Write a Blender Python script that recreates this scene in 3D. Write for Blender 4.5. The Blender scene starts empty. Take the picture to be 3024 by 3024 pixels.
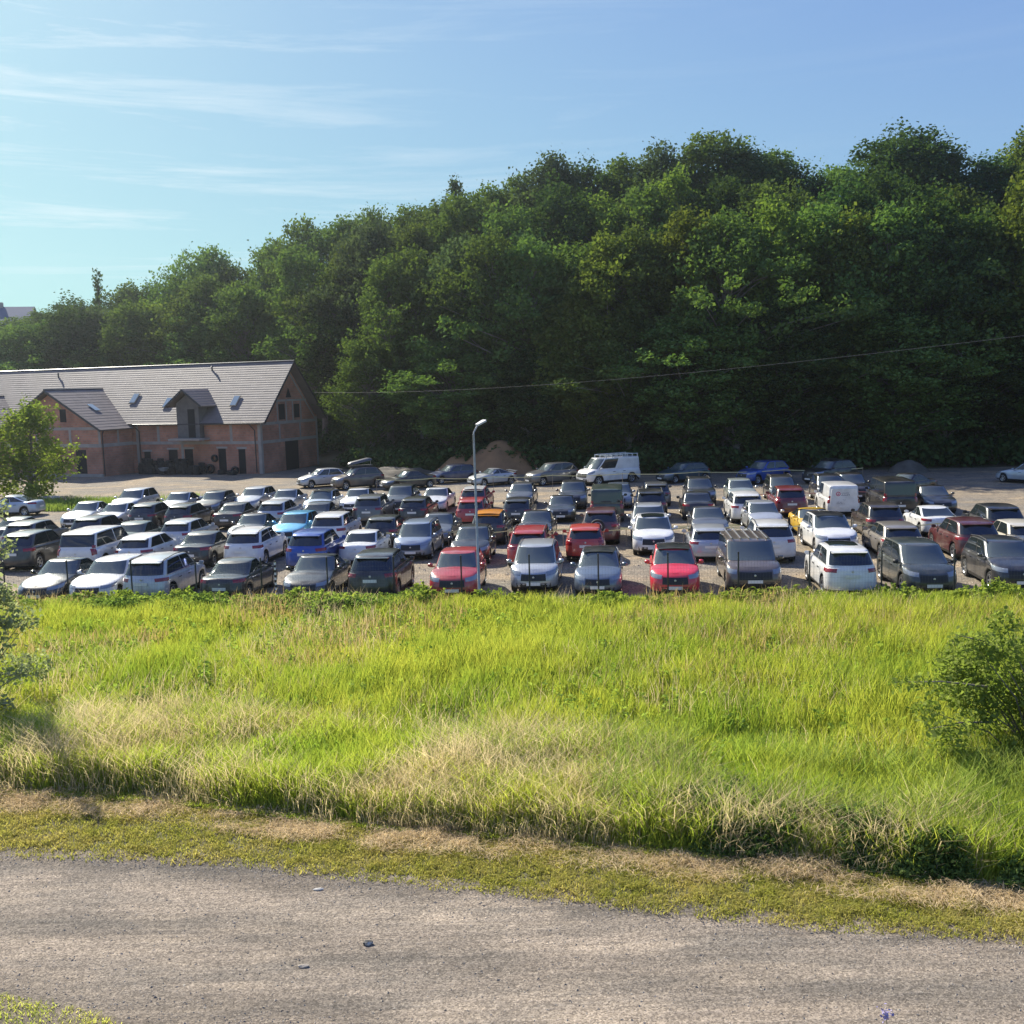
import bpy, bmesh, math, random
import numpy as np
from mathutils import Vector, Matrix, Euler
S=bpy.context.scene
COL=S.collection
PI=math.pi
# ---------------------------------------------------------------- camera
cam_d=bpy.data.cameras.new('camera'); cam=bpy.data.objects.new('camera',cam_d); COL.objects.link(cam)
cam_d.sensor_width=36; cam_d.lens=36.05; cam_d.clip_end=3000; cam_d.clip_start=.1
cam.matrix_world=Matrix.Translation((0,0,8.2))@Matrix.Rotation(PI/2-math.atan(379/3028),4,'X')@Matrix.Rotation(math.radians(-1.5),4,'Z')
S.camera=cam
# ---------------------------------------------------------------- light
SUN_EL=math.radians(37); SUN_AZ=math.radians(-38)     # azimuth measured from +y towards +x
sd=Vector((math.sin(SUN_AZ)*math.cos(SUN_EL),math.cos(SUN_AZ)*math.cos(SUN_EL),math.sin(SUN_EL)))
sun_d=bpy.data.lights.new('sun','SUN'); sun_d.energy=5; sun_d.angle=math.radians(.55); sun_d.color=(1,.93,.80)
sun=bpy.data.objects.new('sun',sun_d); COL.objects.link(sun)
sun.rotation_euler=(-sd).to_track_quat('-Z','Y').to_euler(); sun.location=(-40,40,60)
W=bpy.data.worlds.new('World'); S.world=W; W.use_nodes=True
nt=W.node_tree; nt.nodes.clear()
def N(nt,t,**k):
    n=nt.nodes.new(t)
    for a,b in k.items():
        if a=='ins':
            for i,v in b.items(): n.inputs[i].default_value=v
        else: setattr(n,a,b)
    return n
wo=N(nt,'ShaderNodeOutputWorld'); bg=N(nt,'ShaderNodeBackground'); bg.inputs[1].default_value=.083
sky=N(nt,'ShaderNodeTexSky',sky_type='NISHITA',sun_disc=False,sun_elevation=SUN_EL,sun_rotation=SUN_AZ,air_density=1.0,dust_density=.7,ozone_density=4.0,altitude=200)
tc=N(nt,'ShaderNodeTexCoord')
# thin cirrus streaks drawn out along the horizon
sep=N(nt,'ShaderNodeSeparateXYZ'); nt.links.new(tc.outputs['Generated'],sep.inputs[0])
mp=N(nt,'ShaderNodeMapping'); mp.inputs['Scale'].default_value=(1.2,1.2,17); mp.inputs['Rotation'].default_value=(.0,.06,0); mp.inputs['Location'].default_value=(0,0,2.3)
nt.links.new(tc.outputs['Generated'],mp.inputs[0])
nz=N(nt,'ShaderNodeTexNoise',ins={'Scale':1.7,'Detail':9,'Roughness':.66,'Distortion':.7}); nt.links.new(mp.outputs[0],nz.inputs['Vector'])
cr=N(nt,'ShaderNodeValToRGB'); cr.color_ramp.elements[0].position=.49; cr.color_ramp.elements[1].position=.72
nt.links.new(nz.outputs['Fac'],cr.inputs[0])
left=N(nt,'ShaderNodeMapRange',ins={'From Min':.2,'From Max':-.45,'To Min':.04,'To Max':.8}); nt.links.new(sep.outputs[0],left.inputs[0])
mul=N(nt,'ShaderNodeMath',operation='MULTIPLY'); nt.links.new(cr.outputs[0],mul.inputs[0]); nt.links.new(left.outputs[0],mul.inputs[1])
def vm(op,a,b):
    n=N(nt,'ShaderNodeVectorMath',operation=op)
    for i,v in enumerate((a,b)):
        if isinstance(v,tuple): n.inputs[i].default_value=v
        else: nt.links.new(v,n.inputs[i])
    return n.outputs[0]
# the air's glow rolls off towards the sun, each colour on its own curve
K=.1485
num=vm('MULTIPLY',sky.outputs[0],(1.30,1.235,3.9)); den=vm('ADD',vm('MULTIPLY',sky.outputs[0],(1.75*K,.80*K,4.0*K)),(1.,1.,1.)); skc=vm('DIVIDE',num,den)
mixc=N(nt,'ShaderNodeMix',data_type='RGBA'); mixc.inputs[7].default_value=(6.0,6.6,6.9,1)
nt.links.new(mul.outputs[0],mixc.inputs[0]); nt.links.new(skc,mixc.inputs[6])
nt.links.new(mixc.outputs[2],bg.inputs[0]); nt.links.new(bg.outputs[0],wo.inputs[0])
S.view_settings.view_transform='Standard'; S.view_settings.look='None'; S.view_settings.exposure=.85; S.view_settings.gamma=1
S.render.engine='CYCLES'
S.cycles.max_bounces=6; S.cycles.diffuse_bounces=2; S.cycles.glossy_bounces=2; S.cycles.transmission_bounces=3; S.cycles.transparent_max_bounces=4
S.cycles.volume_bounces=0
# ---------------------------------------------------------------- helpers
def link(o): COL.objects.link(o); return o
def tag(o,label=None,cat=None,group=None,kind=None):
    if label: o['label']=label
    if cat: o['category']=cat
    if group: o['group']=group
    if kind: o['kind']=kind
    return o
def empty(name,loc=(0,0,0),rz=0,label=None,cat=None,group=None):
    o=link(bpy.data.objects.new(name,None)); o.location=loc; o.rotation_euler=(0,0,rz); o.empty_display_size=.3
    return tag(o,label,cat,group)
def pdata(name,V,Fc,m,smooth=False,sharp=None):
    me=bpy.data.meshes.new(name); me.from_pydata([tuple(map(float,v)) for v in V],[],Fc)
    if m: me.materials.append(m)
    if smooth:
        me.polygons.foreach_set('use_smooth',[True]*len(me.polygons))
        if sharp: me.set_sharp_from_angle(angle=math.radians(sharp))
    me.update(); return me
def obj(name,me,parent=None):
    o=link(bpy.data.objects.new(name,me))
    if parent: o.parent=parent
    return o
class MB:
    def __init__(s): s.V=[]; s.F=[]
    def add(s,V,F):
        b=len(s.V); s.V+=[tuple(v) for v in V]; s.F+=[[i+b for i in f] for f in F]; return s
    def box(s,x0,x1,y0,y1,z0,z1,R=None):
        V=[(x,y,z) for z in (z0,z1) for y in (y0,y1) for x in (x0,x1)]
        if R is not None: V=[tuple(R@Vector(v)) for v in V]
        return s.add(V,[(0,2,3,1),(4,5,7,6),(0,1,5,4),(2,6,7,3),(0,4,6,2),(1,3,7,5)])
    def tube(s,P,r,n=8,cap=True):
        P=[Vector(p) for p in P]; rr=r if isinstance(r,(list,tuple)) else [r]*len(P); V=[];F=[]
        for i,p in enumerate(P):
            d=(P[min(i+1,len(P)-1)]-P[max(i-1,0)]).normalized()
            a=d.orthogonal().normalized() if abs(d.z)<.9 else Vector((1,0,0)).cross(d).normalized()
            b=d.cross(a)
            if i and (a.dot(pa)<0): a=-a; b=-b
            pa=a
            for k in range(n):
                t=2*PI*k/n; V.append(p+rr[i]*(math.cos(t)*a+math.sin(t)*b))
        for i in range(len(P)-1):
            for k in range(n):
                F.append((i*n+k,i*n+(k+1)%n,(i+1)*n+(k+1)%n,(i+1)*n+k))
        if cap: F.append(tuple(range(n))[::-1]); F.append(tuple(range((len(P)-1)*n,len(P)*n)))
        return s.add(V,F)
    def poly(s,pts,d):      # extruded polygon: pts list of Vectors, d extrusion Vector
        n=len(pts); pts=[Vector(p) for p in pts]; d=Vector(d)
        return s.add(pts+[p+d for p in pts],[tuple(range(n))[::-1],tuple(range(n,2*n))]+[(i,(i+1)%n,n+(i+1)%n,n+i) for i in range(n)])
    def lathe(s,prof,n=16,axis='z',c=(0,0,0)):
        V=[];F=[];m=len(prof)
        for k in range(n):
            t=2*PI*k/n
            for r,h in prof:
                v=(r*math.cos(t),r*math.sin(t),h) if axis=='z' else (r*math.cos(t),h,r*math.sin(t))
                V.append((v[0]+c[0],v[1]+c[1],v[2]+c[2]))
        for k in range(n):
            for j in range(m-1):
                F.append((k*m+j,((k+1)%n)*m+j,((k+1)%n)*m+j+1,k*m+j+1))
        return s.add(V,F)
    def mesh(s,name,m,smooth=False,sharp=None): return pdata(name,s.V,s.F,m,smooth,sharp)
    def build(s,name,m,parent=None,smooth=False,sharp=None): return obj(name,s.mesh(name,m,smooth,sharp),parent)
def copy_tree(o,parent=None):
    c=o.copy(); COL.objects.link(c)
    if parent: c.parent=parent
    for ch in list(o.children): copy_tree(ch,c)
    return c
# ---------------------------------------------------------------- materials
MATS={}
def mat(name,base=(.5,.5,.5),rough=.5,metal=0,coat=0,spec=.5,noise=None,bump=None,coord='Object'):
    if name in MATS: return MATS[name]
    m=bpy.data.materials.new(name); m.use_nodes=True; t=m.node_tree; b=t.nodes['Principled BSDF']
    b.inputs['Base Color'].default_value=(*base,1); b.inputs['Roughness'].default_value=rough; b.inputs['Metallic'].default_value=metal
    b.inputs['Coat Weight'].default_value=coat; b.inputs['Coat Roughness'].default_value=.06; b.inputs['Specular IOR Level'].default_value=spec
    if noise or bump:
        c=N(t,'ShaderNodeTexCoord')
    if noise:      # (scale, colour2, lo, hi)
        n=N(t,'ShaderNodeTexNoise',ins={'Scale':noise[0],'Detail':6,'Roughness':.6}); t.links.new(c.outputs[coord],n.inputs['Vector'])
        r=N(t,'ShaderNodeMapRange',ins={'From Min':noise[2],'From Max':noise[3]}); t.links.new(n.outputs['Fac'],r.inputs[0])
        x=N(t,'ShaderNodeMix',data_type='RGBA'); x.inputs[6].default_value=(*base,1); x.inputs[7].default_value=(*noise[1],1)
        t.links.new(r.outputs[0],x.inputs[0]); t.links.new(x.outputs[2],b.inputs['Base Color'])
    if bump:       # (scale, strength, dist)
        n=N(t,'ShaderNodeTexNoise',ins={'Scale':bump[0],'Detail':8,'Roughness':.7}); t.links.new(c.outputs[coord],n.inputs['Vector'])
        q=N(t,'ShaderNodeBump',ins={'Strength':bump[1],'Distance':bump[2]}); t.links.new(n.outputs['Fac'],q.inputs['Height']); t.links.new(q.outputs[0],b.inputs['Normal'])
    MATS[name]=m; return m
def leafmat(name,c1,c2,tr,ntr=.4,scale=.35,rough=.65,var=.5):
    """leaf or grass blade: diffuse + light coming through, colour varying over the ground and from leaf to leaf"""
    m=bpy.data.materials.new(name); m.use_nodes=True; t=m.node_tree; t.nodes.clear()
    o=N(t,'ShaderNodeOutputMaterial'); g=N(t,'ShaderNodeNewGeometry'); c=N(t,'ShaderNodeTexCoord')
    n=N(t,'ShaderNodeTexNoise',ins={'Scale':scale,'Detail':5,'Roughness':.62}); t.links.new(g.outputs['Position'],n.inputs['Vector'])
    r=N(t,'ShaderNodeMapRange',ins={'From Min':.36,'From Max':.64}); t.links.new(n.outputs['Fac'],r.inputs[0])
    a=N(t,'ShaderNodeMath',operation='MULTIPLY_ADD'); a.inputs[1].default_value=var; t.links.new(g.outputs['Random Per Island'],a.inputs[0])
    s=N(t,'ShaderNodeMath',operation='MULTIPLY_ADD'); s.inputs[1].default_value=1-var; t.links.new(r.outputs[0],s.inputs[0]); s.inputs[2].default_value=0
    t.links.new(s.outputs[0],a.inputs[2])
    x=N(t,'ShaderNodeMix',data_type='RGBA'); x.inputs[6].default_value=(*c1,1); x.inputs[7].default_value=(*c2,1); t.links.new(a.outputs[0],x.inputs[0])
    oi=N(t,'ShaderNodeObjectInfo'); hs=N(t,'ShaderNodeHueSaturation')
    hr=N(t,'ShaderNodeMapRange',ins={'To Min':.478,'To Max':.512}); t.links.new(oi.outputs['Random'],hr.inputs[0]); t.links.new(hr.outputs[0],hs.inputs['Hue'])
    vr=N(t,'ShaderNodeMapRange',ins={'To Min':.75,'To Max':1.25}); t.links.new(oi.outputs['Random'],vr.inputs[0]); t.links.new(vr.outputs[0],hs.inputs['Value'])
    t.links.new(x.outputs[2],hs.inputs['Color'])
    d=N(t,'ShaderNodeBsdfDiffuse'); t.links.new(hs.outputs[0],d.inputs['Color'])
    tl=N(t,'ShaderNodeBsdfTranslucent'); tm=N(t,'ShaderNodeMix',data_type='RGBA',blend_type='MULTIPLY'); tm.inputs[0].default_value=1
    t.links.new(hs.outputs[0],tm.inputs[6]); tm.inputs[7].default_value=(*tr,1); t.links.new(tm.outputs[2],tl.inputs[0])
    mx=N(t,'ShaderNodeMixShader'); mx.inputs[0].default_value=ntr; t.links.new(d.outputs[0],mx.inputs[1]); t.links.new(tl.outputs[0],mx.inputs[2])
    t.links.new(mx.outputs[0],o.inputs[0]); return m
def npmesh(name,V,nv,m,smooth=False):
    """V: (k*nv,3) array, faces are runs of nv vertices; nv=6 makes two-quad blades"""
    V=np.asarray(V,np.float32).reshape(-1,3); me=bpy.data.meshes.new(name)
    if nv==4: L=np.arange(len(V),dtype=np.int32); nf=len(V)//4; st=np.arange(nf,dtype=np.int32)*4
    elif nv==3: L=np.arange(len(V),dtype=np.int32); nf=len(V)//3; st=np.arange(nf,dtype=np.int32)*3
    else:
        k=len(V)//6; b=(np.arange(k,dtype=np.int32)*6)[:,None]
        L=np.concatenate([b+np.array([[0,1,3,2]]),b+np.array([[2,3,5,4]])],1).ravel().astype(np.int32); nf=2*k; st=np.arange(nf,dtype=np.int32)*4
    me.vertices.add(len(V)); me.vertices.foreach_set('co',V.ravel()); me.loops.add(len(L)); me.loops.foreach_set('vertex_index',L)
    me.polygons.add(nf); me.polygons.foreach_set('loop_start',st)
    if m: me.materials.append(m)
    me.update(calc_edges=True); 
    return me
def leaves(rg,Cn,size,up=.4,asp=1.5):
    """one rhombic leaf per centre in Cn, random facing biased upwards"""
    n=len(Cn); nr=rg.normal(size=(n,3)); nr[:,2]=np.abs(nr[:,2])+up; nr/=np.linalg.norm(nr,axis=1)[:,None]
    a=np.cross(nr,rg.normal(size=(n,3))); a/=np.linalg.norm(a,axis=1)[:,None]; b=np.cross(nr,a)
    s=(size*(.6+.8*rg.random(n)))[:,None]
    a=a*s*asp/2; b=b*s/2
    return np.stack([Cn-a,Cn-b*1.0+nr*s*.12,Cn+a,Cn+b+nr*s*.12],1).reshape(-1,3)

import itertools
# ================================================================ the setting
def hill(x,y):
    a=4+18*(0.5+0.5*np.tanh((x+12)/26.)); t=np.clip((y-90-0.10*x*(x<0)*-1*0)/48.,0,1)
    # the wood's foot is nearer on the right (y~88) and farther on the left, behind the building (y~125)
    foot=np.where(x<-10,np.minimum(98+(-10-x)*1.0,128),np.where(x<14,98-(x+10)*.35,89.6-(x-14)*.06)); t=np.clip((y-foot)/52.,0,1)
    und=.25*np.sin(x*.21+1)*np.sin(y*.17)
    return a*t*t*(3-2*t)+und*(t>0)*np.minimum(1,t*6)+rise(y)
def rise(y): return np.interp(y,[19,34,37,57],[0,.25,.25,0])
def grid(name,xs,ys,zf,m):
    X,Y=np.meshgrid(xs,ys); Zz=zf(X,Y); nx=len(xs); V=np.stack([X,Y,Zz],-1).reshape(-1,3)
    F=[(j*nx+i,j*nx+i+1,(j+1)*nx+i+1,(j+1)*nx+i) for j in range(len(ys)-1) for i in range(nx-1)]
    return obj(name,pdata(name,V,F,m,True))
m_soil=mat('soil',(.085,.085,.035),.95,noise=(.6,(.13,.11,.06),.35,.65),bump=(6,.6,.05))
xs=np.concatenate([np.linspace(-900,-120,14),np.linspace(-112,112,57),np.linspace(120,900,14)]); ys=np.concatenate([np.linspace(-300,10,12),np.arange(13,80,3.),np.linspace(84,160,39),np.linspace(170,1400,20)])
g=grid('ground',xs,ys,hill,m_soil); tag(g,kind='structure')
def ragged(name,outline,z,m,amp=.12,step=.3,seed=1,zf=None):
    """flat sheet with a frayed outline"""
    rg=random.Random(seed); P=[]
    n=len(outline)
    for i in range(n):
        a=Vector(outline[i]); b=Vector(outline[(i+1)%n]); k=max(1,min(int((b-a).length/step),160))
        for j in range(k):
            p=a.lerp(b,j/k); P.append((p.x+rg.uniform(-amp,amp),p.y+rg.uniform(-amp,amp)))
    bm=bmesh.new(); vs=[bm.verts.new((x,y,z)) for x,y in P]; f=bm.faces.new(vs)
    if f.normal.z<0 or True:
        bm.normal_update()
        if f.normal.z<0: f.normal_flip()
    bmesh.ops.triangulate(bm,faces=[f])
    if zf:
        for yc in zf:
            bmesh.ops.bisect_plane(bm,geom=bm.verts[:]+bm.edges[:]+bm.faces[:],plane_co=(0,yc,0),plane_no=(0,1,0))
        for v in bm.verts: v.co.z+=float(rise(v.co.y))
    me=bpy.data.meshes.new(name); bm.to_mesh(me); bm.free(); me.materials.append(m)
    o=obj(name,me); tag(o,kind='structure'); return o
# gravel materials: fine grain over large worn patches
def gravel(name,c1,c2,c3,stretch,psc,rot=0,grain=55,big=.5,bands=None):
    m=bpy.data.materials.new(name); m.use_nodes=True; t=m.node_tree; b=t.nodes['Principled BSDF']; b.inputs['Roughness'].default_value=.92; b.inputs['Specular IOR Level'].default_value=.25
    c=N(t,'ShaderNodeTexCoord'); mp=N(t,'ShaderNodeMapping'); mp.inputs['Rotation'].default_value=(0,0,rot); mp.inputs['Scale'].default_value=stretch
    t.links.new(c.outputs['Object'],mp.inputs[0])
    n1=N(t,'ShaderNodeTexNoise',ins={'Scale':psc,'Detail':7,'Roughness':.62,'Distortion':.4}); t.links.new(mp.outputs[0],n1.inputs['Vector'])
    r1=N(t,'ShaderNodeMapRange',ins={'From Min':.38,'From Max':.62}); t.links.new(n1.outputs['Fac'],r1.inputs[0])
    x1=N(t,'ShaderNodeMix',data_type='RGBA'); x1.inputs[6].default_value=(*c1,1); x1.inputs[7].default_value=(*c2,1); t.links.new(r1.outputs[0],x1.inputs[0])
    v=N(t,'ShaderNodeTexVoronoi',ins={'Scale':grain,'Randomness':1}); t.links.new(c.outputs['Object'],v.inputs['Vector'])
    sp=N(t,'ShaderNodeSeparateColor'); t.links.new(v.outputs['Color'],sp.inputs[0])
    r2=N(t,'ShaderNodeMapRange',ins={'To Min':.52,'To Max':1.55}); t.links.new(sp.outputs[0],r2.inputs[0])
    n2=N(t,'ShaderNodeTexNoise',ins={'Scale':9,'Detail':8,'Roughness':.75}); t.links.new(c.outputs['Object'],n2.inputs['Vector'])
    r3=N(t,'ShaderNodeMapRange',ins={'From Min':.3,'From Max':.7,'To Min':.72,'To Max':1.28}); t.links.new(n2.outputs['Fac'],r3.inputs[0])
    mm=N(t,'ShaderNodeMath',operation='MULTIPLY'); t.links.new(r2.outputs[0],mm.inputs[0]); t.links.new(r3.outputs[0],mm.inputs[1])
    n5=N(t,'ShaderNodeTexNoise',ins={'Scale':1.0,'Detail':4,'Roughness':.6,'Distortion':.3}); m5=N(t,'ShaderNodeMapping'); m5.inputs['Rotation'].default_value=(0,0,rot); m5.inputs['Scale'].default_value=(.35,7,1) if bands else (1.5,1.5,1); t.links.new(c.outputs['Object'],m5.inputs[0]); t.links.new(m5.outputs[0],n5.inputs['Vector'])
    r5=N(t,'ShaderNodeMapRange',ins={'From Min':.3,'From Max':.7,'To Min':.80,'To Max':1.18}); t.links.new(n5.outputs['Fac'],r5.inputs[0]); m6=N(t,'ShaderNodeMath',operation='MULTIPLY'); t.links.new(mm.outputs[0],m6.inputs[0]); t.links.new(r5.outputs[0],m6.inputs[1]); mm=m6
    n4=N(t,'ShaderNodeTexNoise',ins={'Scale':psc*1.7,'Detail':5}); n4.noise_dimensions='4D'; n4.inputs['W'].default_value=4; t.links.new(mp.outputs[0],n4.inputs['Vector'])
    r4=N(t,'ShaderNodeMapRange',ins={'From Min':.5,'From Max':.68}); t.links.new(n4.outputs['Fac'],r4.inputs[0])
    x2=N(t,'ShaderNodeMix',data_type='RGBA'); t.links.new(x1.outputs[2],x2.inputs[6]); x2.inputs[7].default_value=(*c3,1); t.links.new(r4.outputs[0],x2.inputs[0])
    x3=N(t,'ShaderNodeMix',data_type='RGBA',blend_type='MULTIPLY'); x3.inputs[0].default_value=1; t.links.new(x2.outputs[2],x3.inputs[6]); t.links.new(mm.outputs[0],x3.inputs[7])
    if bands:      # coarse grey stone at the verges and between the wheel tracks, worn fines in the tracks
        sx=N(t,'ShaderNodeSeparateXYZ'); t.links.new(c.outputs['Object'],sx.inputs[0]); a1=N(t,'ShaderNodeMath',operation='MULTIPLY_ADD'); t.links.new(sx.outputs[0],a1.inputs[0]); a1.inputs[1].default_value=.21; t.links.new(sx.outputs[1],a1.inputs[2])
        nn=N(t,'ShaderNodeTexNoise',ins={'Scale':.55,'Detail':6,'Roughness':.65}); t.links.new(c.outputs['Object'],nn.inputs['Vector']); a2=N(t,'ShaderNodeMath',operation='MULTIPLY_ADD'); t.links.new(nn.outputs['Fac'],a2.inputs[0]); a2.inputs[1].default_value=1.9; t.links.new(a1.outputs[0],a2.inputs[2])
        rr_=N(t,'ShaderNodeMapRange',ins={'From Min':bands[0]+.95,'From Max':bands[1]+.95}); t.links.new(a2.outputs[0],rr_.inputs[0]); cr=N(t,'ShaderNodeValToRGB'); t.links.new(rr_.outputs[0],cr.inputs[0]); e=cr.color_ramp.elements
        for p_,v_ in ((.0,.62),(.16,.80),(.28,1.12),(.42,1.08),(.52,.86),(.60,.90),(.72,1.15),(.84,1.08),(.95,.70)):
            el=e.new(p_); el.color=(v_,v_*(1.0 if v_>1 else 1.01),v_*(.97 if v_>1 else .99),1)
        e.remove(e[0]); e.remove(e[-1])
        x4=N(t,'ShaderNodeMix',data_type='RGBA',blend_type='MULTIPLY'); x4.inputs[0].default_value=1; t.links.new(x3.outputs[2],x4.inputs[6]); t.links.new(cr.outputs[0],x4.inputs[7]); x3=x4
    t.links.new(x3.outputs[2],b.inputs['Base Color'])
    q=N(t,'ShaderNodeBump',ins={'Strength':.75,'Distance':.03}); t.links.new(mm.outputs[0],q.inputs['Height']); t.links.new(q.outputs[0],b.inputs['Normal'])
    return m
m_lot=gravel('lot_gravel',(.27,.22,.155),(.19,.172,.145),(.38,.29,.18),(1,1.6,1),.16,0,24)
m_road=gravel('road_gravel',(.27,.222,.176),(.182,.157,.130),(.34,.278,.215),(.30,1.5,1),.8,math.radians(13),42,.5,(11.3,15.7))
ragged('parking_lot',[(-75,38.5),(-48,39.0),(-20,38.0),(0,36.3),(25,34.3),(60,32),(75,60),(75,86.5),(36,88.0),(14,89.6),(4,93),(-6,97.5),(-14,103),(-22,109),(-75,130)],.006,m_lot,.25,.5,zf=(37.,57.))
roadf=[(-60,24),(-20,19.0),(-9.4,17.6),(-6.9,17.3),(-4.4,16.8),(-2.1,16.2),(.1,15.6),(2.2,15.0),(4.1,14.5),(5.6,14.2),(7.2,13.9),(12,12.9),(20,11.3),(45,6)]
roadn=[(45,1),(20,5.6),(4,10.2),(-2,11.9),(-4.8,12.5),(-6,12.85),(-7.2,13.2),(-12,14.2),(-20,15.6),(-60,21)]
ragged('gravel_road',[(a,b+.35) for a,b in roadf]+[(a,b-1.3) for a,b in roadn],.008,m_road,.10,.22,3)
# loose stones of the road, uncountable
def stones(name,pts,rg,r0,r1,m):
    n=len(pts); base=np.array([(1,0,0),(-.5,.87,0),(-.5,-.87,0),(0,0,.8),(0,0,-.3)],float)
    tri=np.array([(0,1,3),(1,2,3),(2,0,3)]); out=[]
    r=r0+(r1-r0)*rg.random(n)**4; th=rg.random(n)*6.28
    sx=1+rg.random(n)*.8; sz=.5+rg.random(n)*.5
    V=base[None]*np.stack([r*sx,r,r*sz],1)[:,None,:]; V=V+rg.normal(size=V.shape)*r[:,None,None]*.18
    c,s=np.cos(th),np.sin(th); X=V[...,0]*c[:,None]-V[...,1]*s[:,None]; Y=V[...,0]*s[:,None]+V[...,1]*c[:,None]
    V=np.stack([X,Y,V[...,2]],-1)+pts[:,None,:]
    return obj(name,npmesh(name,V[:,tri.ravel()].reshape(-1,3),3,m))
def xi(x,P): return np.interp(x,[p[0] for p in P],[p[1] for p in P])
rg=np.random.default_rng(5)
n=26000; x=rg.uniform(-13,13,n); f=rg.random(n); yf=xi(x,roadf); yn=xi(x,sorted(roadn)); 
# more of them along both verges and in the lane's middle band
f=np.where(rg.random(n)<.35,1-np.abs(rg.normal(size=n))*.07,f); f=np.where(rg.random(n)<.2,np.abs(rg.normal(size=n))*.1,f); y=yn+(yf-yn)*np.clip(f,-.05,1.03)
m_st=mat('stone_grey',(.24,.21,.17),.9,noise=(2.3,(.44,.39,.32),.35,.65))
tag(stones('pebbles',np.stack([x,y,np.full(n,.01)],1),rg,.004,.020,m_st),'loose grey pebbles scattered over the gravel road','pebbles',kind='stuff')
n=9000; x=rg.uniform(-26,28,n); y=rg.uniform(37.5,60,n)
tag(stones('lot_pebbles',np.stack([x,y,.01+rise(y)],1),rg,.015,.06,m_st),'loose stones on the gravel of the car park','pebbles',kind='stuff')
# ---- grass: three kinds of blades, each an uncountable mass
def blades(rg,P,h,w,lean,wind=(.05,-.03)):
    P=P.copy(); P[:,2]+=rise(P[:,1]); n=len(P); th=rg.random(n)*6.28; d=np.stack([np.cos(th),np.sin(th),np.zeros(n)],1); sd=np.stack([-d[:,1],d[:,0],d[:,2]],1)
    h=h*(.55+.75*rg.random(n)); w=w*(.6+.8*rg.random(n)); l=lean*(.3+rg.random(n))*h
    wv=(np.array([wind[0],wind[1],0])[None]+rg.normal(size=(n,3))*np.array([.12,.12,0]))*h[:,None]
    up=np.array([0,0,1.])[None]; m1=P+d*l[:,None]*.3+wv*.3+up*h[:,None]*.55; m2=P+d*l[:,None]+wv+up*(h*(1-.25*lean))[:,None]
    t2=rg.random(n)*6.28; s0=np.stack([np.cos(t2),np.sin(t2),np.zeros(n)],1)*(w*.5)[:,None]
    return np.stack([P-s0,P+s0,m1-s0*.85,m1+s0*.85,m2-s0*.12,m2+s0*.12],1).reshape(-1,3)
def vnoise(x,y,sc,seed):
    """cheap smooth value noise"""
    r=np.random.default_rng(seed); G=r.random((64,64)); u=x*sc; v=y*sc; i=np.floor(u).astype(int); j=np.floor(v).astype(int); a=u-i; b=v-j; a=a*a*(3-2*a); b=b*b*(3-2*b)
    g=lambda p,q: G[p%64,q%64]
    return (g(i,j)*(1-a)+g(i+1,j)*a)*(1-b)+(g(i,j+1)*(1-a)+g(i+1,j+1)*a)*b
belt=[(-60,27),(-20,22.3),(-10.8,20.4),(-7.3,19.8),(-3.3,18.4),(-.8,17.8),(2,17),(4.6,16.3),(7.9,15.2),(13,13.9),(20,12),(45,7)]
fence_y=lambda x: 36.5-.083*x
G1=leafmat('grass_green',(.145,.255,.038),(.43,.445,.09),(1.5,1.5,.95),.58,.34,.5)
G2=leafmat('grass_straw',(.60,.52,.30),(.78,.71,.48),(1.15,1.1,.9),.6,.6,.7)
G3=leafmat('grass_mown',(.30,.37,.06),(.66,.60,.22),(1.3,1.3,.9),.5,.9,.6)
G4=leafmat('hay',(.90,.77,.48),(.64,.52,.29),(1.1,1.05,.85),.45,1.5,.7)
G5=leafmat('weed_leaf',(.15,.24,.045),(.36,.40,.09),(1.4,1.4,.9),.45,.5,.5)
G6=leafmat('bramble_leaf',(.07,.15,.035),(.22,.31,.10),(1.3,1.4,.9),.4,.9,.5)
G8=leafmat('nettle_leaf',(.12,.21,.045),(.28,.36,.09),(1.4,1.4,.9),.45,.9,.5)
G9=leafmat('seed_head',(.30,.21,.11),(.42,.33,.16),(1.2,1.1,.9),.5,.9,.5)
G7=leafmat('reed_blade',(.17,.27,.05),(.38,.43,.13),(1.3,1.35,.9),.5,.9,.5)
def region(n,x0,x1,rg,lo,hi,near=0):
    x=rg.uniform(x0,x1,n); t=rg.random(n)
    if near: t=t**near
    y=lo(x)+(hi(x)-lo(x))*t; return x,y
rg=np.random.default_rng(11)
bl=lambda x: xi(x,belt)
# meadow between the tall edge and the fence
x,y=region(360000,-24,26,rg,lambda x:bl(x)+.9,lambda x:fence_y(x)-.2)
keep=np.abs(x)<y*.56+2; x=x[keep]; y=y[keep]
tuft=vnoise(x,y,1.6,3); big=vnoise(x,y,.28,4); thin=np.exp(-((x+6)/5.5)**2-((y-32)/2.4)**2); keep=rg.random(len(x))>thin*.55; x=x[keep];y=y[keep];tuft=tuft[keep];big=big[keep];thin=thin[keep]; h=(.30+.42*tuft+.30*big-.12*(vnoise(x,y,.6,9)<.3))*(1-.55*thin)*np.clip(.55+(fence_y(x)-y)/7,.55,1)
P=np.stack([x,y,np.zeros(len(x))],1)
o=obj('meadow_grass',npmesh('meadow_grass',blades(rg,P,h,.019,.28),6,G1)); tag(o,'bright yellow green meadow grass between the verge and the car park fence','grass',kind='stuff')
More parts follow.
